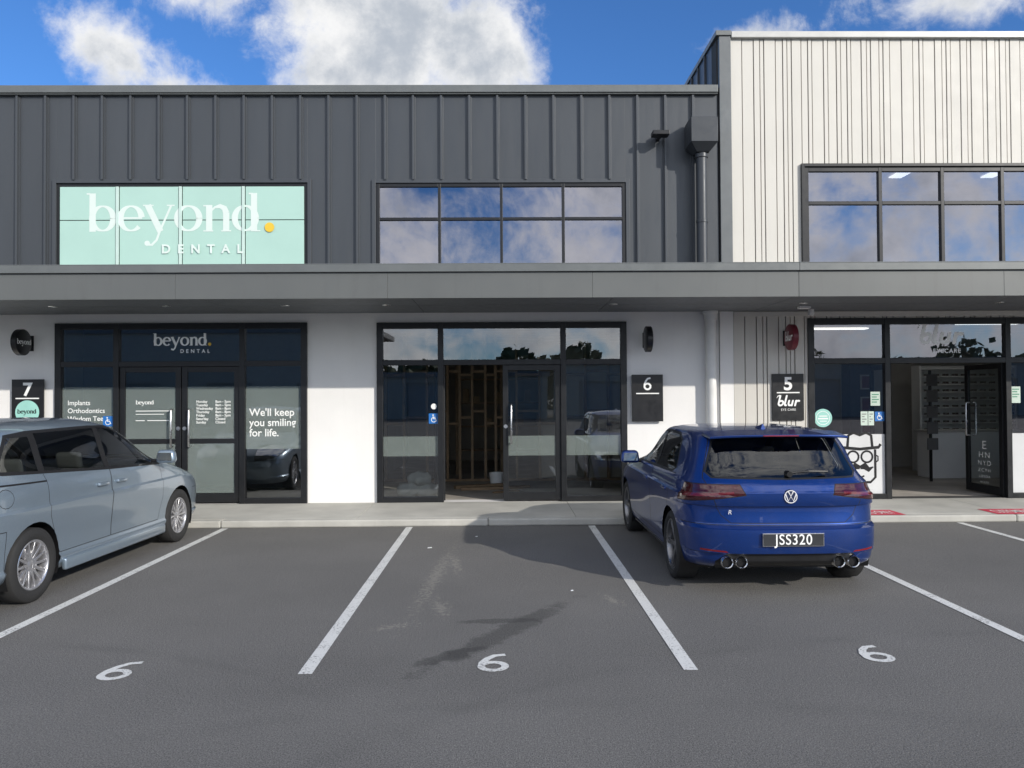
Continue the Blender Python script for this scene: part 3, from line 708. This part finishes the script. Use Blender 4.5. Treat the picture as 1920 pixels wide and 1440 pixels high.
# ------------------------------------------------------------------ CARS
def pchip(T,z):
    xs=[t[0] for t in T]; ys=[t[1] for t in T]; n=len(xs)
    h=[xs[i+1]-xs[i] for i in range(n-1)]; dl=[(ys[i+1]-ys[i])/h[i] for i in range(n-1)]
    m=[0]*n; m[0]=dl[0]; m[-1]=dl[-1]
    for i in range(1,n-1):
        if dl[i-1]*dl[i]<=0: m[i]=0
        else:
            w1=2*h[i]+h[i-1]; w2=h[i]+2*h[i-1]; m[i]=(w1+w2)/(w1/dl[i-1]+w2/dl[i])
    z=min(max(z,xs[0]),xs[-1]); i=0
    while i<n-2 and z>xs[i+1]: i+=1
    t=(z-xs[i])/h[i]
    return (2*t**3-3*t*t+1)*ys[i]+(t**3-2*t*t+t)*h[i]*m[i]+(-2*t**3+3*t*t)*ys[i+1]+(t**3-t*t)*h[i]*m[i+1]
def yz(poly,extra=()):
    A=sum(poly[i][0]*poly[(i+1)%len(poly)][1]-poly[(i+1)%len(poly)][0]*poly[i][1] for i in range(len(poly)))
    if A<0: poly=poly[::-1]
    pl=[]
    for i in range(len(poly)):
        p=poly[i];q=poly[(i+1)%len(poly)]
        pl.append((Vector((0,p[0],p[1])),Vector((0,q[1]-p[1],-(q[0]-p[0]))).normalized()))
    return pl+list(extra)
def xz(poly,extra=()):
    A=sum(poly[i][0]*poly[(i+1)%len(poly)][1]-poly[(i+1)%len(poly)][0]*poly[i][1] for i in range(len(poly)))
    if A<0: poly=poly[::-1]
    pl=[]
    for i in range(len(poly)):
        p=poly[i];q=poly[(i+1)%len(poly)]
        pl.append((Vector((p[0],0,p[1])),Vector((q[1]-p[1],0,-(q[0]-p[0]))).normalized()))
    return pl+list(extra)
def grow(pl,d): return [(c+n*d,n) for c,n in pl]
YLT=lambda y:(Vector((0,y,0)),Vector((0,1,0)))
YGT=lambda y:(Vector((0,y,0)),Vector((0,-1,0)))
XGT=lambda x:(Vector((x,0,0)),Vector((-1,0,0)))
ZLT=lambda z:(Vector((0,0,z)),Vector((0,0,1)))
ZGT=lambda z:(Vector((0,0,z)),Vector((0,0,-1)))
def build_shell(P):
    zs=[]
    kn=sorted(set([t[0] for k in ('yr','yf','w') for t in P[k]]))
    for a,b in zip(kn[:-1],kn[1:]):
        n=max(1,int(math.ceil((b-a)/.022)))
        for i in range(n): zs.append(a+(b-a)*i/n)
    zs.append(kn[-1])
    K1,K2=64,56; yc=P['yc']; rows=[]
    for z in zs:
        yr=pchip(P['yr'],z); yf=pchip(P['yf'],z); w=pchip(P['w'],z); n=pchip(P['n'],z); mr=pchip(P['mr'],z); mf=pchip(P['mf'],z)
        row=[]
        nf=pchip(P.get('nf',P['n']),z)
        for (a,m_,K,rev,n_) in ((yc-yr,mr,K1,False,n),(yf-yc,mf,K2,True,nf)):
            ph=np.linspace(0,math.pi/2,600); X=w*np.sin(ph)**(2/n_); Y=a*np.cos(ph)**(2/m_)
            Ls=np.concatenate([[0],np.cumsum(np.hypot(np.diff(X),np.diff(Y)))]); tt=np.linspace(0,Ls[-1],K+1)
            X=np.interp(tt,Ls,X);Y=np.interp(tt,Ls,Y)
            if not rev: row+=[(X[i],yc-Y[i],z) for i in range(K)]
            else: row+=[(X[i],yc+Y[i],z) for i in range(K,-1,-1)]
        rows.append(row)
    bm=bmesh.new()
    vv=[[bm.verts.new(p) for p in r] for r in rows]
    for i in range(len(rows)-1):
        for j in range(len(rows[0])-1):
            bm.faces.new((vv[i][j],vv[i][j+1],vv[i+1][j+1],vv[i+1][j]))
    bm.faces.new(vv[-1])
    bmesh.ops.remove_doubles(bm,verts=bm.verts,dist=1e-5)
    return bm
def cut(bm,planes,base=None):
    F=base if base is not None else bm.faces[:]
    for c,n in planes:
        F=[f for f in F if f.is_valid]
        keep=[f for f in F if max((v.co-c).dot(n) for v in f.verts)<=1e-6]
        cross=[f for f in F if max((v.co-c).dot(n) for v in f.verts)>1e-6 and min((v.co-c).dot(n) for v in f.verts)<-1e-6]
        if cross:
            ge=set();gv=set()
            for f in cross: ge.update(f.edges); gv.update(f.verts)
            r=bmesh.ops.bisect_plane(bm,geom=list(cross)+list(ge)+list(gv),dist=1e-6,plane_co=c,plane_no=n)
            new=[g for g in r['geom'] if isinstance(g,bmesh.types.BMFace) and g.is_valid and (g.calc_center_median()-c).dot(n)<0]
            keep=list(set(keep)|set(new))
        F=keep
    return F
def build_car(P,rt,mats):
    bm=build_shell(P)
    for (cy,cz,r) in P['arches']:
        pl=[XGT(.45)]
        for i in range(28):
            a=2*math.pi*i/28; n=Vector((0,math.cos(a),math.sin(a))); pl.append((Vector((0,cy,cz))+n*r,n))
        F=cut(bm,pl); bmesh.ops.delete(bm,geom=F,context='FACES')
    lay=bm.faces.layers.int.new('reg')
    names=['body']
    for idx,(nm,pl,mt,off,mode) in enumerate(P['regions'],1):
        names.append(nm)
        F=cut(bm,pl,[f for f in bm.faces if f[lay]==0])
        for f in F: f[lay]=idx
    bm.normal_update()
    bm.verts.index_update()
    for idx in range(len(names)):
        if idx==0: mt,off,mode=mats['paint'],0.0,'join'
        else: _,_,mt,off,mode=P['regions'][idx-1]
        fs=[f for f in bm.faces if f[lay]==idx]
        if idx==0:
            ss=[i+1 for i,rg in enumerate(P['regions']) if rg[4]=='seam']
            fs=fs+[f for f in bm.faces if f[lay] in ss]
        if mode=='seam' or not fs: continue
        ids={};V=[];F=[];fmi=[]
        for f in fs:
            ff=[]
            for v in f.verts:
                if v not in ids:
                    ids[v]=len(V); V.append(v.co-v.normal*off)
                ff.append(ids[v])
            F.append(tuple(ff)); fmi.append(0 if f[lay]==idx else 1)
        mm=[mt,mats['seam']] if idx==0 else [mt]
        Vm=[Vector((-v.x,v.y,v.z)) for v in V]; Fm=[tuple(reversed(f)) for f in F]
        def fin(nm,V,F,fm):
            b=bmesh.new(); bv=[b.verts.new(v) for v in V]
            for f,mi in zip(F,fm):
                try:
                    q=b.faces.new([bv[i] for i in f]); q.material_index=mi
                except ValueError: pass
            bmesh.ops.remove_doubles(b,verts=[v for v in b.verts if abs(v.co.x)<1e-3],dist=2e-4)
            b.verts.index_update()
            VV=[tuple(v.co) for v in b.verts]; FF=[[v.index for v in f.verts] for f in b.faces]; FMI=[f.material_index for f in b.faces]; b.free()
            return mk(nm,VV,FF,mm,rt,sharp=20,fm=FMI)
        if mode in('join',): fin(names[idx],V+Vm,F+[tuple(a+len(V) for a in f) for f in Fm],fmi+fmi)
        else: fin(names[idx],V,F,fmi); fin(names[idx],Vm,Fm,fmi)
    bm.free()
def wheel(rt,x,y,R,rimr,width,spokes,side,mrim,mtyre,double=False):
    e=bpy.data.objects.new('wheel',None); e.empty_display_size=.1; place(e,rt,(x,y,R)); WL[e.name]=Vector((0,0,0))
    h=width/2
    V,F=lathe([(-h*.8,rimr),(-h*.98,rimr+.03),(-h,R-.045),(-h*.86,R-.012),(-h*.78,R-.003),(0,R),(h*.78,R-.003),(h*.86,R-.012),(h,R-.045),(h*.98,rimr+.03),(h*.8,rimr)],'X',56)
    t=mk('tyre',V,F,mtyre,e,sharp=50)
    s=side
    parts=[lathe([(s*h*.82,rimr+.004),(s*h*.86,rimr-.004),(s*h*.80,rimr-.014),(s*h*.3,rimr-.03),(-s*h*.8,rimr-.02)],'X',56),
           lathe([(s*(h*.62),.001),(s*(h*.62),.028),(s*(h*.50),.05),(s*(h*.3),.055)],'X',24)]
    for i in range(spokes):
        for dd in ((-.09,.09) if double else (0,)):
            a=2*math.pi*i/spokes; a2=a+dd*1.0
            r0,r1=.035,rimr-.012; w0,w1=(.014,.011) if double else (.013,.010)
            P_=[]
            for (r,w,aa,xo) in ((r0,w0,a+dd*.8,h*.55),(r1,w1,a2,h*.74)):
                c,s_=math.cos(aa),math.sin(aa)
                for (dw,dx) in ((-w,0),(w,0),(w,-.03),(-w,-.03)):
                    P_.append((s*(xo+dx),r*c-dw*s_,r*s_+dw*c))
            parts.append((P_,[(0,1,2,3),(4,7,6,5),(0,4,5,1),(1,5,6,2),(2,6,7,3),(3,7,4,0)]))
    V,F=joindata(parts); mk('rim',V,F,mrim,e,sharp=35,bevel=.002)
    V,F=lathe([(s*h*.2,.001),(s*h*.2,.14),(-s*h*.1,.14)],'X',32); mk('brake_disc',V,F,M['steel'],e,sharp=40)
    V,F=lathe([(-s*h*.3,.001),(-s*h*.3,rimr-.02)],'X',32); mk('wheel_backing',V,F,M['black'],e)
def liners(rt,arches,wx):
    parts=[]
    for (cy,cz,r) in arches:
        for sg in (1,-1):
            V=[];F=[];n=24
            for i in range(n+1):
                a=math.radians(-25+230*i/n)
                for x in (wx-.015,wx-.30): V.append((sg*x,cy+(r+.003)*math.cos(a),cz+(r+.003)*math.sin(a)))
            for i in range(n): F.append((2*i,2*i+1,2*i+3,2*i+2))
            b=len(V); V.append((sg*(wx-.30),cy,cz)); F+= [(2*i+1,b,2*i+3) for i in range(n)]
            parts.append((V,F))
    for p in parts: mk('wheel_arch_liner',p[0],p[1],M['black'],rt)
def seat(rt,x,y,w,hz=1.0,hr=True,m=None):
    R_=Matrix.Rotation(math.radians(14),3,'X')
    rbox('seat_back',(x,y,.72),(w,.14,.62),.05,m,rt,rot=R_,taper=(.85,.8))
    rbox('seat',(x,y+.28,.42),(w,.5,.16),.05,m,rt)
    if hr: rbox('headrest',(x,y-.11,hz+.10),(.25,.09,.17),.035,m,rt,rot=R_)
def mirror(rt,x,y,z,m,mg):
    s=1 if x>0 else -1
    rbox('wing_mirror',(x+s*.05,y,z),(.23,.12,.15),.045,m,rt,seg=4,taper=(.85,.8))
    rbox('mirror_arm',(x-s*.07,y+.02,z-.05),(.12,.07,.04),.012,M['black'],rt)
    quads('mirror_glass',[[(x+s*.05-.085,y-.061,z-.045),(x+s*.05+.085,y-.061,z-.045),(x+s*.05+.075,y-.055,z+.045),(x+s*.05-.075,y-.055,z+.045)]],mg,rt)
tyre=mat('tyre_rubber',(.022,.022,.022),.8,bump=.3,bs=60)
seam=mat('panel_gap',(.006,.006,.007),.7)
carglass=glass('car_glass',(.72,.76,.75),.09,(1,1,1),.0)
darkglass=glass('privacy_glass',(.40,.43,.44),.07,(1,1,1),.0)
tintglass=glass('tinted_glass',(.58,.62,.62),.11,(1,1,1),.0)
mirrorm=mat('mirror_face',(.35,.37,.38),.05,1.0,var=.01)
chrome=mat('chrome',(.75,.75,.76),.1,1.0,var=.02)
badgem=mat('badge_metal',(.8,.8,.82),.35,.3,var=.02)
def paint(name,col,metal,flake,rough=.32):
    m,nt,out=newmat(name)
    pos=N(nt,'ShaderNodeTexCoord').outputs['Object']
    fl=NO(nt,pos,900,1,.5)
    c=MIX(nt,MR(nt,fl,.4,.65),col,flake)
    dust=MR(nt,NO(nt,pos,3,6,.7),.4,.75,0,.05)
    c=MIX(nt,dust,c,(.3,.28,.25))
    b=N(nt,'ShaderNodeBsdfPrincipled',{'Base Color':c,'Metallic':metal,'Roughness':rough,'Coat Weight':1.0,'Coat Roughness':.02})
    nt.links.new(b.outputs[0],out.inputs[0]); return m
# ---------- blue hatchback
bluep=paint('blue_metallic_paint',(.001,.026,.155),.6,(.003,.052,.29),.34)
taill=mat('tail_lamp_red',(.045,.002,.005),.08,coat=1.0,var=.3,vs=30)
taill2=mat('tail_lamp_bright',(.13,.005,.012),.15,coat=1.0)
redref=mat('reflector_red',(.20,.008,.01),.25,coat=.5)
G=root('car',(2.49,6.6,0),'glossy blue five-door hatchback parked nose towards the shops','car','cars parked at the shops',local=True)
trim=mat('black_trim',(.012,.012,.013),.45)
side_f=[(1.79,1.015),(2.70,1.00),(2.60,1.06),(2.15,1.33),(2.0,1.355),(1.79,1.365)]
side_r=[(.90,1.06),(.98,1.02),(1.72,1.015),(1.72,1.365),(1.25,1.355),(1.05,1.31)]
rw=[(0,1.018),(.63,1.028),(.665,1.065),(.565,1.33),(.53,1.35),(0,1.356)]
front_door=[(1.765,.34),(2.96,.34),(3.03,.62),(2.97,.985),(1.765,.99)]
rear_door=[(1.14,.34),(1.75,.34),(1.75,.99),(.80,1.0),(.84,.78)]
tg=[(0,.635),(.50,.635),(.58,.70),(.63,.80),(.70,1.01),(.585,1.365),(0,1.376)]
GP=dict(yc=1.65,
 yr=[(.20,.30),(.24,.13),(.30,.045),(.37,.030),(.380,.008),(.52,0),(.585,.002),(.598,.030),(.610,.072),(.645,.078),(.772,.088),(.782,.050),(.895,.038),(.910,.052),(.96,.085),(1.0,.130),(1.03,.165),(1.33,.38),(1.37,.42),(1.405,.52),(1.430,.80),(1.445,1.2),(1.45,1.5)],
 yf=[(.20,4.0),(.30,4.2),(.50,4.26),(.65,4.24),(.75,4.15),(.85,3.9),(.95,3.4),(1.0,3.1),(1.03,2.95),(1.34,2.28),(1.40,2.10),(1.43,1.95),(1.445,1.8),(1.45,1.72)],
 w=[(.20,.81),(.24,.85),(.30,.868),(.40,.885),(.60,.892),(.76,.900),(.860,.898),(.872,.880),(.90,.866),(.97,.853),(1.0,.828),(1.36,.680),(1.39,.658),(1.415,.61),(1.433,.52),(1.444,.38),(1.45,.06)],
 n=[(.2,3.4),(.6,3.3),(.9,3.2),(1.1,3.6),(1.35,4.2),(1.45,3.2)], nf=[(.2,4.0),(1.0,4.0),(1.35,3.6),(1.45,2.8)],
 mr=[(.2,9.5),(.9,9.5),(1.05,10),(1.35,10),(1.45,3)], mf=[(.2,11),(.7,11),(.9,8),(1.05,6),(1.45,4)],
 arches=[(.80,.325,.365),(3.42,.325,.365)])
lt=xz([(.385,.880),(.95,.800),(.95,.960),(.42,.962)],[(Vector((0,.42,.95)),Vector((0,1,.35)).normalized()),])
lt2=xz([(.48,.888),(.95,.840),(.95,.875),(.48,.905)],[YLT(.36)])
GP['regions']=[
 ('side_window',yz(side_f,[XGT(.4)]),carglass,.004,'split'),('side_window',yz(side_r,[XGT(.4)]),darkglass,.004,'split'),
 ('window_trim',yz([(.86,1.05),(.95,1.0),(2.78,.985),(2.70,1.05),(2.2,1.35),(2.02,1.38),(1.7,1.39),(1.2,1.375),(1.0,1.32)],[XGT(.4)]),trim,.001,'split'),
 ('rear_window',xz(rw,[YLT(.8)]),darkglass,.004,'join'),
 ('rear_window_trim',grow(xz(rw,[YLT(.8)]),.016),trim,.002,'join'),
 ('windscreen',xz([(0,1.04),(.66,1.05),(.56,1.36),(0,1.37)],[YGT(2.0)]),carglass,.004,'join'),
 ('tail_lamp_band',lt2,taill2,-.002,'split'),
 ('tail_lamp',lt,taill,-.002,'split'),
 ('lamp_gap',grow(lt,.007),seam,.004,'seam'),
 ('rear_reflector',xz([(.54,.385),(.76,.395),(.76,.412),(.56,.400)],[YLT(.3)]),redref,.0,'split'),
 ('rear_diffuser',xz([(0,.20),(.62,.20),(.64,.30),(.55,.372),(0,.372)],[YLT(.5)]),trim,.014,'join'),
 ('tailgate',xz(tg,[YLT(.9)]),bluep,.0,'join'),
 ('tailgate_gap',grow(xz(tg,[YLT(.9)]),.006),seam,.0,'seam'),
 ('bumper',[ZLT(.612),YLT(.43)],bluep,0,'join'),
 ('bumper_gap',[ZLT(.618),YLT(.43)],seam,0,'seam'),
 ('door',yz(front_door,[XGT(.5)]),bluep,0,'split'),('door',yz(rear_door,[XGT(.5)]),bluep,0,'split'),
 ('door_gap',grow(yz(front_door,[XGT(.5)]),.006),seam,0,'seam'),('door_gap',grow(yz(rear_door,[XGT(.5)]),.006),seam,0,'seam'),
 ('headlamp',[ZLT(.76),ZGT(.62),YGT(3.85),XGT(.45)],chrome,0,'split'),
 ('front_grille',[ZLT(.5),ZGT(.28),YGT(4.0)],trim,0,'join')]
build_car(GP,G,dict(paint=bluep,seam=seam))
rim_d=mat('dark_alloy',(.25,.25,.26),.3,.9)
for x in (.775,-.775):
    for y in (.80,3.42): wheel(G,x,y,.322,.238,.225,5,1 if x>0 else -1,rim_d,tyre,True)
liners(G,GP['arches'],.885)
boxes('underbody',[(-.58,.58,.35,4.0,.19,.30),(-.84,.84,1.2,3.0,.21,.28)],M['black'],G)
seatm=mat('seat_cloth',(.03,.03,.032),.9)
for x in (-.37,.37): seat(G,x,1.95,.48,1.0,True,seatm)
seat(G,0,.98,1.2,.98,False,seatm)
for x in (-.42,0,.42): rbox('headrest',(x,.88,1.10),(.24,.08,.14),.03,seatm,G)
rbox('dashboard',(0,2.85,.86),(1.35,.45,.25),.06,seatm,G)
for x in (-.93,.93): mirror(G,x,2.52,1.03,bluep,mirrorm)
V=[];F=[];n=24
for i in range(n+1):
    x=-.625+1.25*i/n; t=abs(x)/.625; cur=.05*t**3; dz=-.018*t**3
    V+=[(x,.25+cur,1.372+dz),(x,.245+cur,1.392+dz),(x,.58,1.426+dz*.9),(x,.60,1.392+dz)]
for i in range(n):
    a=4*i;b=a+4
    for j in range(4): F.append((a+j,b+j,b+(j+1)%4,a+(j+1)%4))
F+=[(0,1,2,3),(4*n+3,4*n+2,4*n+1,4*n)]
mk('roof_spoiler',V,F,bluep,G,sharp=35,bevel=.004)
boxes('brake_light',[(-.16,.16,.242,.247,1.378,1.388)],redref,G)
for x in (-.55,-.425,.425,.55):
    V,F=lathe([(-.005,.042),(-.012,.048),(-.005,.053),(.12,.050)],'Y',32,(x,.055,.300)); mk('exhaust_tip',V,F,chrome,G,sharp=40)
    V,F=lathe([(.02,.001),(.02,.043)],'Y',24,(x,.055,.300)); mk('exhaust_bore',V,F,M['black'],G)
boxes('number_plate',[(-.265,.265,-.022,-.004,.448,.560)],M['steel'],G,bevel=.002)
boxes('plate_face',[(-.258,.258,-.025,-.0225,.454,.554)],mat('plate_black',(.035,.037,.041),.35),G)
text('plate_lettering','JSS320',(.0,-.028,.467),.125,M['ink'],G,align='CENTER',spacing=1.10,bold=.001,sx=.88)
k=Ink(); k.arc(0,0,1,1,0,360,.15,40); k.stroke([(-.42,.86),(0,.08),(.42,.86)],.2); k.stroke([(-.86,.42),(-.42,-.72),(0,.02),(.42,-.72),(.86,.42)],.19)
k.make('badge',(0,.028,.868),.053,badgem,G)
V,F=lathe([(.032,.001),(.032,.057),(.055,.061)],'Y',36,(0,0,.868)); mk('badge_backing',V,F,mat('badge_blue',(.02,.03,.08),.3),G)
text('model_badge','R',(-.53,.092,.71),.055,badgem,G,shear=.15)
V,F=joindata([tube([(.03,.14,1.06),(.2,.145,1.075),(.38,.17,1.07)],.009,8),lathe([(.13,.001),(.13,.025),(.2,.03)],'Y',16,(.03,0,1.05))]); mk('rear_wiper',V,F,M['black'],G)
V=[(-.03,.72,1.405),(.03,.72,1.405),(.025,.92,1.43),(-.025,.92,1.43),(-.004,.73,1.475),(.004,.73,1.475)]
mk('roof_aerial',V,[(0,1,5,4),(1,2,5),(0,4,3),(2,3,4,5),(0,3,2,1)],bluep,G,bevel=.004)
for sx in (-1,1):
    for y in (1.98,1.02): rbox('door_handle',(sx*.895,y,.845),(.03,.19,.032),.011,bluep,G)
# ---------- silver-blue people carrier
silv=paint('silver_blue_paint',(.19,.25,.31),.5,(.32,.39,.46),.28)
Z=root('car',(-4.935,5.89,0),'pale blue-grey people carrier parked nose towards the shops','car','cars parked at the shops',local=True)
Z.rotation_euler=(0,0,math.radians(-1.8))
q1=[(.52,1.15),(1.0,1.115),(1.0,1.42),(.74,1.42)]
q2=[(1.09,1.11),(2.03,1.06),(2.03,1.455),(1.09,1.445)]
q3=[(2.12,1.055),(3.12,1.01),(2.98,1.12),(2.52,1.37),(2.36,1.435),(2.12,1.455)]
fd=[(2.085,.36),(3.08,.36),(3.17,.6),(3.13,1.02),(2.085,1.05)]
sd=[(1.22,.36),(2.07,.36),(2.07,1.05),(1.05,1.09),(1.05,.72)]
ZP=dict(yc=1.9,
 yr=[(.20,.32),(.26,.12),(.34,.03),(.50,0),(.60,.01),(.64,.045),(.66,.06),(1.0,.08),(1.08,.12),(1.42,.34),(1.47,.40),(1.52,.62),(1.545,.95),(1.56,1.3),(1.57,1.6)],
 yf=[(.20,4.40),(.30,4.52),(.50,4.58),(.65,4.54),(.76,4.42),(.86,4.16),(.95,3.84),(1.02,3.55),(1.06,3.40),(1.30,2.96),(1.42,2.70),(1.49,2.48),(1.535,2.3),(1.56,2.12),(1.57,2.0)],
 w=[(.20,.80),(.25,.84),(.32,.866),(.345,.850),(.44,.852),(.62,.868),(.80,.882),(.822,.866),(.93,.858),(1.03,.835),(1.06,.815),(1.43,.685),(1.465,.668),(1.505,.60),(1.54,.49),(1.56,.33),(1.57,.06)],
 n=[(.2,4.2),(1.0,4.0),(1.1,3.8),(1.42,3.6),(1.57,2.8)], mr=[(.2,11),(.9,12),(1.05,10),(1.42,9),(1.57,3)], mf=[(.2,10),(.7,9),(.95,6.5),(1.1,6),(1.42,5),(1.57,3)],
 arches=[(.85,.325,.36),(3.62,.325,.36)])
hl=yz([(3.98,.84),(4.6,.60),(4.6,.72),(4.36,.80),(4.04,.885)],[XGT(.35)])
flap=yz([(.50+.085*math.cos(a),.93+.075*math.sin(a)) for a in np.arange(0,6.2,.45)],[XGT(.5)])
ZP['regions']=[
 ('side_window',yz(q3,[XGT(.4)]),carglass,.004,'split'),('side_window',yz(q2,[XGT(.4)]),tintglass,.004,'split'),('side_window',yz(q1,[XGT(.4)]),tintglass,.004,'split'),
 ('window_trim',yz([(.46,1.14),(.55,1.115),(2.06,1.03),(3.2,.985),(3.1,1.09),(2.55,1.40),(2.36,1.47),(2.0,1.482),(1.0,1.47),(.72,1.445)],[XGT(.4)]),trim,.001,'split'),
 ('rear_window',xz([(0,1.10),(.66,1.11),(.56,1.41),(0,1.43)],[YLT(.8)]),tintglass,.004,'join'),
 ('windscreen',xz([(0,1.07),(.70,1.08),(.57,1.45),(0,1.47)],[YGT(2.3)]),carglass,.004,'join'),
 ('tail_lamp',[ZLT(1.06),ZGT(.80),YLT(.30),XGT(.55)],redref,0,'split'),
 ('headlamp',hl,chrome,0,'split'),('headlamp_gap',grow(hl,.006),seam,0,'seam'),
 ('fuel_flap',flap,silv,0,'split'),
 ('flap_gap',grow(flap,.005),seam,0,'seam'),
 ('rail_gap',yz([(.30,1.035),(1.05,1.015),(1.05,1.03),(.30,1.05)],[XGT(.5)]),seam,0,'seam'),
 ('door',yz(fd,[XGT(.5)]),silv,0,'split'),('door',yz(sd,[XGT(.5)]),silv,0,'split'),
 ('door_gap',grow(yz(fd,[XGT(.5)]),.006),seam,0,'seam'),('door_gap',grow(yz(sd,[XGT(.5)]),.006),seam,0,'seam'),
 ('bumper',[ZLT(.66),YLT(.48)],silv,0,'join'),('bumper_gap',[ZLT(.667),YLT(.486)],seam,0,'seam'),
 ('bumper',[ZLT(.62),YGT(4.02)],silv,0,'join'),('bumper_gap',[ZLT(.626),YGT(4.014)],seam,0,'seam')]
build_car(ZP,Z,dict(paint=silv,seam=seam))
rim_s=mat('silver_alloy',(.62,.62,.64),.3,.85)
for x in (.765,-.765):
    for y in (.85,3.62): wheel(Z,x,y,.320,.212,.205,14,1 if x>0 else -1,rim_s,tyre)
liners(Z,ZP['arches'],.865)
boxes('underbody',[(-.58,.58,.35,4.2,.19,.30),(-.80,.80,1.3,3.1,.21,.28)],M['black'],Z)
for sx in (-1,1): rbox('side_skirt',(sx*.858,2.24,.235),(.05,1.95,.11),.02,silv,Z)
seatb=mat('seat_fabric',(.16,.16,.155),.9)
for x in (-.38,.38):
    seat(Z,x,2.25,.48,1.02,True,seatb); seat(Z,x,1.35,.48,1.02,True,seatb)
rbox('dashboard',(0,3.15,.92),(1.4,.5,.25),.06,seatb,Z)
for x in (-.95,.95): mirror(Z,x,2.98,1.09,silv,mirrorm)
for sx in (-1,1):
    for y in (2.25,1.90): rbox('door_handle',(sx*.873,y,.90),(.035,.18,.035),.012,silv,Z)
